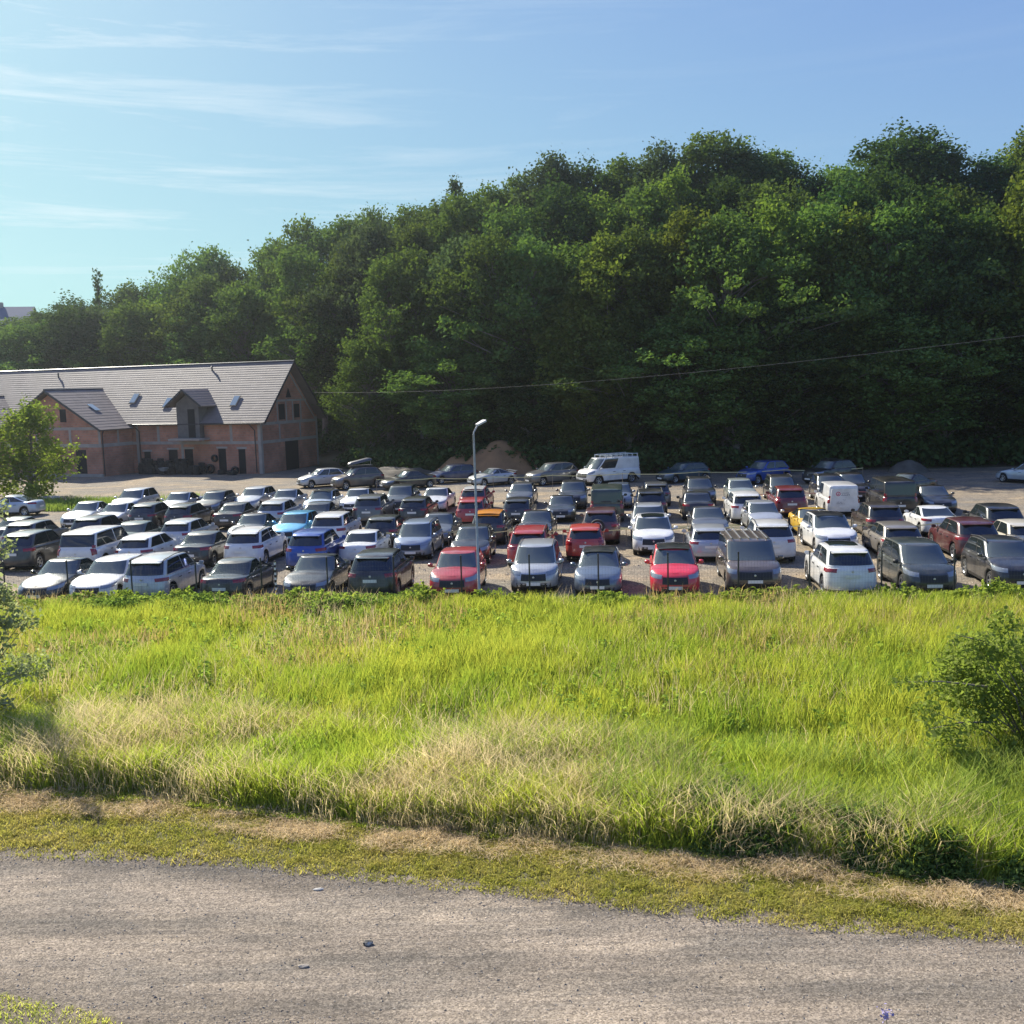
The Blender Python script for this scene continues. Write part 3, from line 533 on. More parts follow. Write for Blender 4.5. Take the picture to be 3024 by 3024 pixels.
def rblobs(seed,n,rx_,ry_,h,r0,r1):
    rr=random.Random(seed); out=[]
    for _ in range(n):
        u=rr.random(); th=rr.uniform(0,6.28); q=math.sqrt(rr.random())*math.sin(PI*(.12+.80*u))**.6; out.append((rx_*q*math.cos(th),ry_*q*math.sin(th),.25+u*(h-.3),rr.uniform(r0,r1)))
    return out

# ================================================================ cars
PAINT=dict(white=(.78,.78,.76),pearl=(.68,.68,.66),cream=(.62,.58,.48),silver=(.50,.52,.54),silvergreen=(.42,.47,.43),bluesilver=(.42,.50,.60),grey=(.13,.135,.14),steel=(.13,.17,.23),dgrey=(.036,.038,.042),dgreen=(.035,.045,.042),black=(.012,.012,.014),blue=(.012,.07,.36),navy=(.015,.03,.10),navygreen=(.012,.05,.075),navysilver=(.26,.32,.42),lightblue=(.12,.46,.70),red=(.42,.03,.035),brightred=(.72,.02,.045),vermilion=(.52,.045,.025),darkred=(.16,.012,.015),maroon=(.085,.014,.016),orange=(.80,.30,.02),yellow=(.78,.48,.03),green=(.035,.06,.045),brown=(.14,.11,.095),darkbrown=(.04,.028,.022),beige=(.30,.27,.23))
def paint(c):
    b=PAINT[c]; return mat('paint_'+c,b,.32,.35 if c in('silver','grey','steel','dgrey','bluesilver','silvergreen','beige','brown','navysilver','blue','lightblue') else 0,.8,noise=(1.6,tuple(v*.72+d*.28*.45 for v,d in zip(b,(.55,.50,.42))),.40,.66))
m_glass=mat('car_glass',(.018,.024,.026),.04,0,0,.9); m_wind=mat('windscreen_glass',(.085,.105,.105),.06,0,0,1); m_rub=mat('rubber',(.022,.022,.022),.85); m_rim=mat('rim',(.45,.46,.47),.3,.8); m_blk=mat('black_plastic',(.02,.02,.021),.55)  # windscreen base colour is lightened to stand in for reflected sky
m_lamp=mat('head_lamp',(.30,.33,.35),.08,.3,1); m_red=mat('tail_lamp',(.26,.008,.010),.15,0,1); m_plate=mat('number_plate',(.78,.78,.74),.5); m_chr=mat('chrome',(.6,.6,.6),.3,.7); m_und=mat('underbody',(.01,.01,.01),.9)
m_pblue=mat('plate_blue',(.02,.06,.35),.5)
# x is forward. L,W,H; hood nose z; cowl x,z; roof front x; roof rear x; rear glass foot x,z; tail z; roof width factor
SPEC=dict(
 sedan=(4.6,1.80,1.45,.72,1.00,.96,.30,-.85,-1.62,1.00,.99,.70),
 coupe=(4.35,1.80,1.36,.70,.95,.93,.15,-.75,-1.85,.98,.93,.66),
 old=(4.35,1.72,1.40,.74,.95,.93,.35,-.80,-1.45,.96,.95,.72),
 hatch=(4.2,1.77,1.49,.76,1.10,.98,.35,-1.55,-2.0,.98,.92,.71),
 wagon=(4.65,1.80,1.48,.74,1.10,.97,.35,-1.75,-2.20,.98,.93,.71),
 crossover=(4.2,1.80,1.57,.84,1.05,1.04,.40,-1.50,-1.98,1.05,.98,.71),
 suv=(4.55,1.86,1.67,.90,1.15,1.10,.45,-1.70,-2.16,1.10,1.02,.72),
 mpv=(4.45,1.81,1.65,.82,1.50,1.02,.70,-1.72,-2.10,1.04,.98,.73),
 minivan=(5.0,1.94,1.82,.90,1.70,1.10,.85,-2.15,-2.42,1.10,1.02,.80),
 smallvan=(4.4,1.82,1.82,.84,1.45,1.08,.75,-2.10,-2.17,1.05,1.02,.82),
 van=(4.9,1.94,1.96,.98,1.85,1.15,1.10,-2.33,-2.41,1.12,1.10,.86))
WT={k:(.315 if k in('sedan','coupe','old','hatch','wagon') else .35) for k in SPEC}
def lerp(a,b,t): return a+(b-a)*t
class Grid:
    """half car surface (y>=0) as rows x columns of points; c=0 front centre, c=n-1 rear centre"""
    def __init__(s,P): s.P=np.array(P); s.T,s.n=s.P.shape[:2]
    def at(s,t,c):
        fl=1
        if c<0: c=-c; fl=-1
        if c>s.n-1: c=2*(s.n-1)-c; fl=-fl
        i=min(int(t),s.T-2); j=min(int(c),s.n-2); a=t-i; b=c-j; P=s.P
        p=(P[i,j]*(1-b)+P[i,j+1]*b)*(1-a)+(P[i+1,j]*(1-b)+P[i+1,j+1]*b)*a
        p=p.copy(); p[1]*=fl; return p
    def patch(s,t0,t1,c0,c1,nt,nc,off,side=1):
        G=[[s.at(lerp(t0,t1,i/nt),lerp(c0,c1,j/nc)) for j in range(nc+1)] for i in range(nt+1)]; G=np.array(G)
        gu=np.gradient(G,axis=0); gv=np.gradient(G,axis=1); nn=np.cross(gv,gu); nn/=np.linalg.norm(nn,axis=2)[...,None]+1e-9
        ctr=np.array([0,0,.7]); 
        if ((nn*(G-ctr)).sum(2)).mean()<0: nn=-nn
        G=G+nn*off
        if side<0: G[...,1]*=-1
        V=G.reshape(-1,3); w=nc+1; F=[(i*w+j,i*w+j+1,(i+1)*w+j+1,(i+1)*w+j) for i in range(nt) for j in range(nc)]
        return V,F
def levels_mesh(G,M,crown,name,m,botcap=False):
    P=G.P; T,n=G.T,G.n; V=[];F=[]
    ring=[]
    for i in range(T):
        row=[tuple(P[i,j]) for j in range(n)]+[(P[i,j][0],-P[i,j][1],P[i,j][2]) for j in range(n-2,0,-1)]
        ring.append(list(range(len(V),len(V)+len(row)))); V+=row
    R=len(ring[0])
    for i in range(T-1):
        for k in range(R): F.append((ring[i][k],ring[i][(k+1)%R],ring[i+1][(k+1)%R],ring[i+1][k]))
    top=ring[-1]; prev=None
    for j in range(n):
        if j in(0,n-1): cur=[top[j]]
        else:
            a=P[-1,j]; cur=[top[j]]
            for q in range(1,M):
                u=1-2*q/M; V.append((a[0],a[1]*u,a[2]+crown*(1-u*u)*min(1,4*j/n,4*(n-1-j)/n))); cur.append(len(V)-1)
            cur.append(top[R-j])
        if prev:
            if len(prev)==1:
                for q in range(len(cur)-1): F.append((prev[0],cur[q],cur[q+1]))
            elif len(cur)==1:
                for q in range(len(prev)-1): F.append((prev[q],cur[0],prev[q+1]))
            else:
                for q in range(len(cur)-1): F.append((prev[q],cur[q],cur[q+1],prev[q+1]))
        prev=cur
    return V,F
NF,NC=3,4
def half(L2f,L2r,hw,rc,xs,bf,br):
    """half outline front centre -> rear centre; xs canonical side positions in 0..1 (front..rear)"""
    pts=[]
    for i in range(NF): pts.append((L2f,(hw-rc)*i/NF))
    for i in range(NC+1):
        a=PI/2*i/NC; pts.append((L2f-rc+rc*math.cos(a),hw-rc+rc*math.sin(a)))
    for u in xs: pts.append((lerp(L2f-rc,L2r+rc,u),hw))
    for i in range(NC+1):
        a=PI/2*i/NC; pts.append((L2r+rc-rc*math.sin(a),hw-rc+rc*math.cos(a)))
    for i in range(NF-1,-1,-1): pts.append((L2r,(hw-rc)*i/NF))
    out=[]
    for x,y in pts:
        q=(y/hw)**2 if hw else 0
        if x>0: x=x-bf*q*max(0,min(1,(x-(L2f-1.1))/.7))
        else: x=x+br*q*max(0,min(1,((L2r+1.1)-x)/.7))
        out.append((x,y))
    return out
PROTO={}
def make_proto(ty):
    L,Wd,Hh,zn,xc,zc,rf,rr,xg,zg,zt,rwf=SPEC[ty]; r=WT[ty]; l2=L/2; hw=Wd/2
    xw=(l2-.86,-(l2-.82)); box=ty in('van','smallvan','minivan')
    if box: xw=(l2-.95,-(l2-.95))
    rc=.34 if not box else .24; A=r+.055
    xsn=sorted(set([round(i/14,3) for i in range(1,14)]+[round((l2-rc-(w+d))/(2*l2-2*rc),3) for w in xw for d in(-A,-A*.92,-A*.7,-A*.35,0,A*.35,A*.7,A*.92,A)]))
    xsn=[u for u in xsn if .005<u<.995]
    def zs(x): return float(np.interp(x,[-l2,xg,xc,l2],[zt,zg,zc,zn]))
    def zb(x,side):
        z=.22
        if side:
            for w in xw:
                d=abs(x-w)
                if d<A: z=max(z,r+math.sqrt(max(0,A*A-d*d)))
        return z
    tl=[0,.12,.3,.5,.7,.86,.95,1.0]; wf=[.945,.985,1,1,.99,.972,.945,.89]
    ff=[.16,.04,0,.0,.03,.09,.17,.30]; fr=[.12,.02,0,.03,.05,.07,.10,.15] if not box else [.1,.02,0,0,.0,.01,.02,.05]
    if ty in('sedan','coupe','old'): fr=[.12,.03,0,.03,.05,.07,.10,.17]
    P=[]; n0=NF; 
    for t,w,a,b in zip(tl,wf,ff,fr):
        o=half(l2-a,-(l2-b),hw*w,rc,xsn,.22 if not box else .14,.12 if not box else .03); row=[]
        n=len(o)
        for k,(x,y) in enumerate(o):
            side=(NF+NC<k<n-1-NF-NC)
            z0=zb(x,side); row.append((x,y,z0+t*(zs(x)-z0)))
        P.append(row)
    G=Grid(P); n=G.n; V,F=levels_mesh(G,6,.07,'b',None)
    mb=MB().add(V,F)
    # greenhouse
    xm=(rf+rr)/2+.15; ak={'sedan':.13,'coupe':.16,'old':.07,'van':.02,'smallvan':.03,'minivan':.05}.get(ty,.08)
    def arc(x): return ak*((x-xm)/((xc-xg)/2))**2*1.6
    tg=[-.06,.06,.14,.3,.5,.7,.86,.94,.98,1.0]; P2=[]; ns=11; xs2=[i/(ns+1) for i in range(1,ns+1)]
    for t in tg:
        e=max(0,t); ins=0 if t<.94 else {.94:.01,.98:.035,1.0:.10}[t]
        fx=lerp(xc,rf,e**.86)-ins; rx_=lerp(xg,rr,e**1.1)+ins; w=lerp(hw*.905,hw*(rwf+.045),e**1.15)-ins*.9
        if t<0: w=hw*.90
        o=half(fx,rx_,w,.22 if not box else .16,xs2,.20 if not box else .16,.16 if not box else .04); row=[]
        for x,y in o:
            zz=lerp(zs(x)-.01,Hh,t) if t<.98 else (Hh-.012 if t<1 else Hh); row.append((x,y,zz-arc(x)*max(0,t)))
        P2.append(row)
    G2=Grid(P2); V,F=levels_mesh(G2,6,.03,'g',None); mb.add(V,F)
    M_={}
    M_['body']=mb.mesh('car_body',None,True,38); M_['body'].materials.append(paint('grey'))
    s0=NF+NC; n2=G2.n; e0=n2-1-NF-NC     # side columns of the greenhouse
    def pm(nm,m,*specs):
        b=MB()
        for sp in specs: b.add(*sp)
        return b.mesh(nm,m,True,40)
    M_['windscreen']=pm('windscreen',m_wind,G2.patch(1.15,7.0,-(NF+2.3),NF+2.3,6,10,.006))
    M_['rear_window']=pm('rear_window',m_glass,G2.patch(2.0,6.9,n2-1-(NF+2.1),n2-1+(NF+2.1),6,10,.006))
    mid=lerp(s0,e0,.42)
    M_['side_window_f']={sd:pm('side_window',m_glass,G2.patch(1.5,6.8,s0-.2,mid,5,6,.006,sd)) for sd in(1,-1)}
    M_['side_window_r']={sd:pm('side_window',m_glass,G2.patch(1.5,6.8,mid+.35,e0-.1,5,6,.006,sd)) for sd in(1,-1)}
    # roof panel that may carry another colour
    V,F=[],[]; top=G2.P[-2]; 
    xs_r=np.linspace(rf-.02,rr+.02,9); wr=hw*(rwf+.045)-.06
    for x in xs_r:
        k=min(1,(rf-x)/.25+.35,(x-rr)/.25+.35)
        for q in range(7):
            u=-1+q/3; V.append((x,u*wr*(.9+.1*k),Hh+.010+.034*(1-u*u)*1.0-arc(x)))
    F=[(i*7+j,i*7+j+1,(i+1)*7+j+1,(i+1)*7+j) for i in range(8) for j in range(6)]
    M_['roof_panel']=pdata('roof_panel',V,F,m_blk,True)
    # lamps
    n1=G.n
    tall=(4.2,6.6)
    M_['headlight']={sd:pm('headlight',m_lamp,G.patch(4.4,5.9,NF-.3,NF+NC+.5,4,7,.010,sd)) for sd in(1,-1)}
    M_['taillight']={sd:pm('taillight',m_red,G.patch(4.6,5.95,n1-1-(NF-.1),n1-1-(NF+NC+.2),4,7,.010,sd)) for sd in(1,-1)}
    e1=n1-1-NF
    M_['taillight_t']={sd:pm('taillight',m_red,G.patch(4.0,7,e1-.5,e1-NC*.8,4,4,.010,sd),G2.patch(.9,2.6,n2-1-NF-.5,n2-1-NF-NC*.8,5,4,.010,sd)) for sd in(1,-1)}
    M_['grille']=pm('grille',m_blk,G.patch(3.0,5.0,-(NF-.5),NF-.5,3,6,.010))
    M_['intake']=pm('intake',m_blk,G.patch(.3,2.3,-(NF+.6),NF+.6,3,6,.008))
    # dark lower bumper & sills
    cl=MB(); cl.add(*G.patch(0,1.0,-(n1-1.01),n1-1.01,1,6*n1,.009)); M_['sill']=cl.mesh('sill',m_blk,True,40)
    # doors: slightly proud skins on the lower body
    def cx(x):
        c=np.array([p[0] for p in G.P[3]]); return float(np.interp(-x,-c[NF+NC:n1-NF-NC],np.arange(NF+NC,n1-NF-NC)))
    dm=lerp(xw[0]-A,xw[1]+A,.52); M_['doors']={}
    for sd in(1,-1):
        M_['doors'][sd]=[pm('door',None,G.patch(1.15,6.6,cx(xw[0]-A-.04),cx(dm+.015),5,5,.006,sd)),pm('door',None,G.patch(1.15,6.6,cx(dm-.015),cx(xw[1]+A+.03 if not box else xw[1]+A+.1),5,5,.006,sd))]
        for d in M_['doors'][sd]: d.materials.append(paint('grey'))
    M_['handles']={sd:[MB().box(x_-.1,x_+.1,sd*hw*.985-.012,sd*hw*.985+.03*sd,zs(0)*.82,zs(0)*.82+.03).mesh('handle',m_blk) for x_ in(dm+.16,xw[1]+A+.28)] for sd in(1,-1)}
    # wheels
    w=MB(); w.lathe([(r*.62,-.095),(r*.93,-.10),(r,-.06),(r,.06),(r*.93,.10),(r*.62,.095),(r*.60,.05),(r*.1,.05)],22,'y'); M_['wheel']=w.mesh('wheel',m_rub,True,35)
    q=MB(); q.lathe([(r*.56,.07),(r*.66,.10),(r*.62,.105),(r*.56,.085)],20,'y')
    for k in range(5):
        a=2*PI*k/5; c_,s_=math.cos(a),math.sin(a)
        def RR(u,v,h): return (u*c_-v*s_,h,u*s_+v*c_)
        q.add([RR(.02,-.045,.075),RR(.02,.045,.075),RR(r*.6,.028,.095),RR(r*.6,-.028,.095)],[(0,1,2,3)])
    q.lathe([(0.001,.088),(.05,.085),(.055,.06)],10,'y'); M_['rim']=q.mesh('rim',m_rim,True,35)
    M_['xw']=xw; M_['r']=r
    ub=MB().box(-l2+.35,l2-.4,-hw+.27,hw-.27,.17,.6); ub.box(xw[1]+A+.02,xw[0]-A-.02,-hw+.09,hw-.09,.17,.5); M_['underbody']=ub.mesh('underbody',m_und)
    mr={}
    for sd in(1,-1):
        b=MB(); x=xc-.42 if not box else xc-.5; y=sd*(hw+.10); z=zs(x)+.09
        V=[];F=[]
        for i,(dx,s_) in enumerate([(-.05,.75),(-.035,1),(.02,1),(.07,.6)]):
            for k in range(8):
                a=2*PI*k/8; V.append((x+dx,y+.10*s_*math.copysign(abs(math.cos(a))**.7,math.cos(a)),z+.075*s_*math.copysign(abs(math.sin(a))**.7,math.sin(a))))
        for i in range(3):
            for k in range(8): F.append((i*8+k,i*8+(k+1)%8,(i+1)*8+(k+1)%8,(i+1)*8+k))
        F+=[tuple(range(8)),tuple(range(24,32))]; b.add(V,F); b.box(x-.02,x+.03,min(y,sd*hw*.9),max(y,sd*hw*.9),z-.08,z-.045); mr[sd]=b.mesh('mirror',None,True,50); mr[sd].materials.append(paint('grey'))
    M_['mirror']=mr
    # plates
    def plate(x,z,back):
        s=-1 if back else 1; b=MB().box(min(x,x+s*.012),max(x,x+s*.012),-.26,.26,z-.057,z+.057); me=b.mesh('number_plate',m_plate); 
        me.materials.append(m_pblue); return me
    p=G.at(2.6,0); M_['plate_f']=plate(p[0]+.012,.42 if not box else .5,False)
    zr=.80 if ty in('suv','mpv','crossover') else (.72 if ty in('hatch','wagon','minivan') else .62)
    p=G.at(3.6,n1-1); M_['plate_r']=plate(p[0]-.02-.0,zr,True)
    M_['emblem_f']=MB().lathe([(.001,.012),(.036,.010),(.044,0)],12,'z').mesh('emblem',m_chr); M_['emb_f']=(G.at(4.3,0)[0]+.015,zn*.80)
    M_['emb_r']=(G.at(5.4,n1-1)[0]-.02,zr+.16)
    rl=MB()
    for sd in(1,-1):
        y=sd*(hw*(rwf+.02)-.03); rl.tube([(rf-.12,y,Hh-.04-arc(rf)),(rf-.25,y,Hh+.045-arc(rf-.25)),(lerp(rf,rr,.5),y,Hh+.055),(rr+.2,y,Hh+.045-arc(rr)),(rr+.05,y,Hh-.04-arc(rr))],.018,6)
    M_['rails']=rl.mesh('roof_rail',m_blk,True)
    M_['geo']=(l2,hw,Hh,xc,rf,rr,xg,rwf,zr,zs); M_['ra']=arc(rr)
    return M_
def make_car(ty,col,label,cat,group,loc,rz,opts='',plate_side=True):
    if ty not in PROTO: PROTO[ty]=make_proto(ty)
    Mx=PROTO[ty]; kind={'van':'panel_van','smallvan':'panel_van'}.get(ty,'parked_car')
    root=empty(kind,loc,rz,label,cat,group); body=col; roofc=None
    o_=opts.split(',')
    if col=='orangeblack': body='black'; roofc='orange'
    if col=='redwhite': body='red'; roofc='pearl'
    if 'roof' in o_: roofc='black'
    pm=paint(body)
    def part(nm,me,parent=root,m=None,loc=None,rot=None):
        o=obj(nm,me,parent)
        if m is not None: o.material_slots[0].link='OBJECT'; o.material_slots[0].material=m
        if loc: o.location=loc
        if rot: o.rotation_euler=rot
        return o
    part('body',Mx['body'],m=pm); part('underbody',Mx['underbody'])
    part('windscreen',Mx['windscreen'])
    l2,hw,Hh,xc,rf,rr,xg,rwf,zr,zs=Mx['geo']
    panel=ty in('van','smallvan') and 'rw' not in o_
    if not panel: part('rear_window',Mx['rear_window'])
    if 'twin' in o_: part('rear_window',Mx['rear_window'])
    for sd in(1,-1):
        part('side_window',Mx['side_window_f'][sd])
        if not panel: part('side_window',Mx['side_window_r'][sd])
        part('headlight',Mx['headlight'][sd]); part('taillight',(Mx['taillight_t'] if ('tall' in o_ or ty in('van','smallvan')) else Mx['taillight'])[sd])
        part('mirror',Mx['mirror'][sd],m=pm if col not in('dgreen',) else m_blk)
        for k in range(2):
            d=part('door',Mx['doors'][sd][k],m=pm); h=part('handle',Mx['handles'][sd][k],d)
        for xw in Mx['xw']:
            w=part('wheel',Mx['wheel'],loc=(xw,sd*(hw-.125),Mx['r']),rot=(0,0,0 if sd>0 else PI)); part('rim',Mx['rim'],w)
    part('grille',Mx['grille']); part('air_intake',Mx['intake']); part('sill',Mx['sill'])
    part('number_plate',Mx['plate_f']); part('number_plate',Mx['plate_r'])
    part('emblem',Mx['emblem_f'],loc=(Mx['emb_f'][0],0,Mx['emb_f'][1]),rot=(0,PI/2,0)); part('emblem',Mx['emblem_f'],loc=(Mx['emb_r'][0],0,Mx['emb_r'][1]),rot=(0,-PI/2,0))
    if roofc: part('roof_panel',Mx['roof_panel'],m=paint(roofc))
    if 'rails' in o_ or ty=='mpv' and col!='dgreen': part('roof_rail',Mx['rails'])
    if 'sun' in o_:
        o=part('glass_roof',Mx['roof_panel'],m=m_glass); o.scale=(.70,.80,1); o.location=(.05,0,.022)
    if 'ribs' in o_:
        b=MB()
        for k in range(5):
            y=(k-2)*hw*.33; b.box(rr+.1,rf-.15,y-.02,y+.02,Hh+.03,Hh+.055)
        b.build('roof_strip',m_chr,root)
    if 'spoil' in o_: MB().box(-l2+.05,-l2+.3,-hw*.75,hw*.75,zs(-l2)+.16,zs(-l2)+.19).box(-l2+.12,-l2+.2,-hw*.6,-hw*.56,zs(-l2)-.02,zs(-l2)+.16).box(-l2+.12,-l2+.2,hw*.56,hw*.6,zs(-l2)-.02,zs(-l2)+.16).build('spoiler',pm,root)
    if ty in('hatch','suv','crossover','wagon','mpv','minivan'):
        b=MB(); y=hw*(rwf-.03); Hs=Hh; Hh=Hh-Mx['ra']; b.add([(rr+.06,-y,Hh-.02),(rr+.06,y,Hh-.02),(rr-.14,y*.93,Hh-.035),(rr-.14,-y*.93,Hh-.035),(rr+.06,-y,Hh-.06),(rr+.06,y,Hh-.06),(rr-.10,y*.93,Hh-.07),(rr-.10,-y*.93,Hh-.07)],[(0,1,2,3),(7,6,5,4),(0,3,7,4),(1,5,6,2),(3,2,6,7)]); b.build('roof_spoiler',paint(roofc) if roofc else pm,root); Hh=Hs
    if 'spare' in o_:
        w=part('spare_wheel',Mx['wheel'],loc=(-l2-.13,.12,.98),rot=(0,0,PI/2)); part('rim',Mx['rim'],w)
    if 'rack' in o_:
        b=MB()
        for sd in(1,-1): b.tube([(rf-.4,sd*hw*.78,Hh+.2),(rr+.1,sd*hw*.78,Hh+.2)],.025,6)
        for k in range(7):
            x=lerp(rf-.45,rr+.15,k/6); b.tube([(x,-hw*.8,Hh+.17),(x,hw*.8,Hh+.17)],.02,6); b.box(x-.03,x+.03,-hw*.82,-hw*.76,Hh-.05,Hh+.2); b.box(x-.03,x+.03,hw*.76,hw*.82,Hh-.05,Hh+.2)
        b.build('roof_rack',m_chr,root)
    if 'logo' in o_:
        m_r=mat('emblem_red',(.55,.03,.12),.5); m_t=mat('lettering_blue',(.05,.06,.13),.5); X=-l2+.0
        yy=lambda y:y
        rd=MB(); R8=[]
        for cy,cz,a0 in((.58,1.52,0),(-.58,1.52,1),(-.66,.68,2),(.66,.68,3)):
            for k in range(5):
                a=PI/2*(a0+k/4); R8.append((-l2-.012,cy+.11*math.cos(a),cz+.11*math.sin(a)))
        rd.poly(R8,(.10,0,0)); rd.build('rear_door',pm,root); X=-l2-.017
        n=24
        V=[];F=[]
        for k in range(n):
            a=2*PI*k/n
            for rad in(.085,.125): V.append((0,rad*math.cos(a),rad*math.sin(a)))
        for k in range(n): F.append((2*k,2*k+1,2*((k+1)%n)+1,2*((k+1)%n)))
        V+=[(0,-.05,-.045),(0,.05,-.045),(0,0,.06)]; F.append((2*n,2*n+1,2*n+2))
        lg=pdata('emblem',V,F,m_r); q=obj('emblem',lg,root); q.location=(X,.33,1.34)
        lt=MB()
        rgl=random.Random(4)
        def word(y0,z,h,widths):
            y=y0
            for wdt in widths:
                if wdt>0:
                    lt.box(X-.003,X+.003,y-wdt,y-wdt+h*.22,z,z+h); lt.box(X-.003,X+.003,y-wdt,y,z,z+h*.2) if rgl.random()<.5 else lt.box(X-.003,X+.003,y-wdt,y,z+h*.8,z+h)
                    y-=wdt+h*.25
                else: y+=wdt
        word(.17,1.36,.05,[.035]*9); word(.17,1.24,.075,[.06,.02,.06,.06,.06,.02,.06])
        word(.42,.84,.045,[.04,.04,.03,-.04,.04,.04]); word(.42,.76,.045,[.04,.03,.04,.04,-.03,.04,.04]); word(.08,.98,.035,[.03]*4)
        lt.build('lettering',m_t,root)
    return root

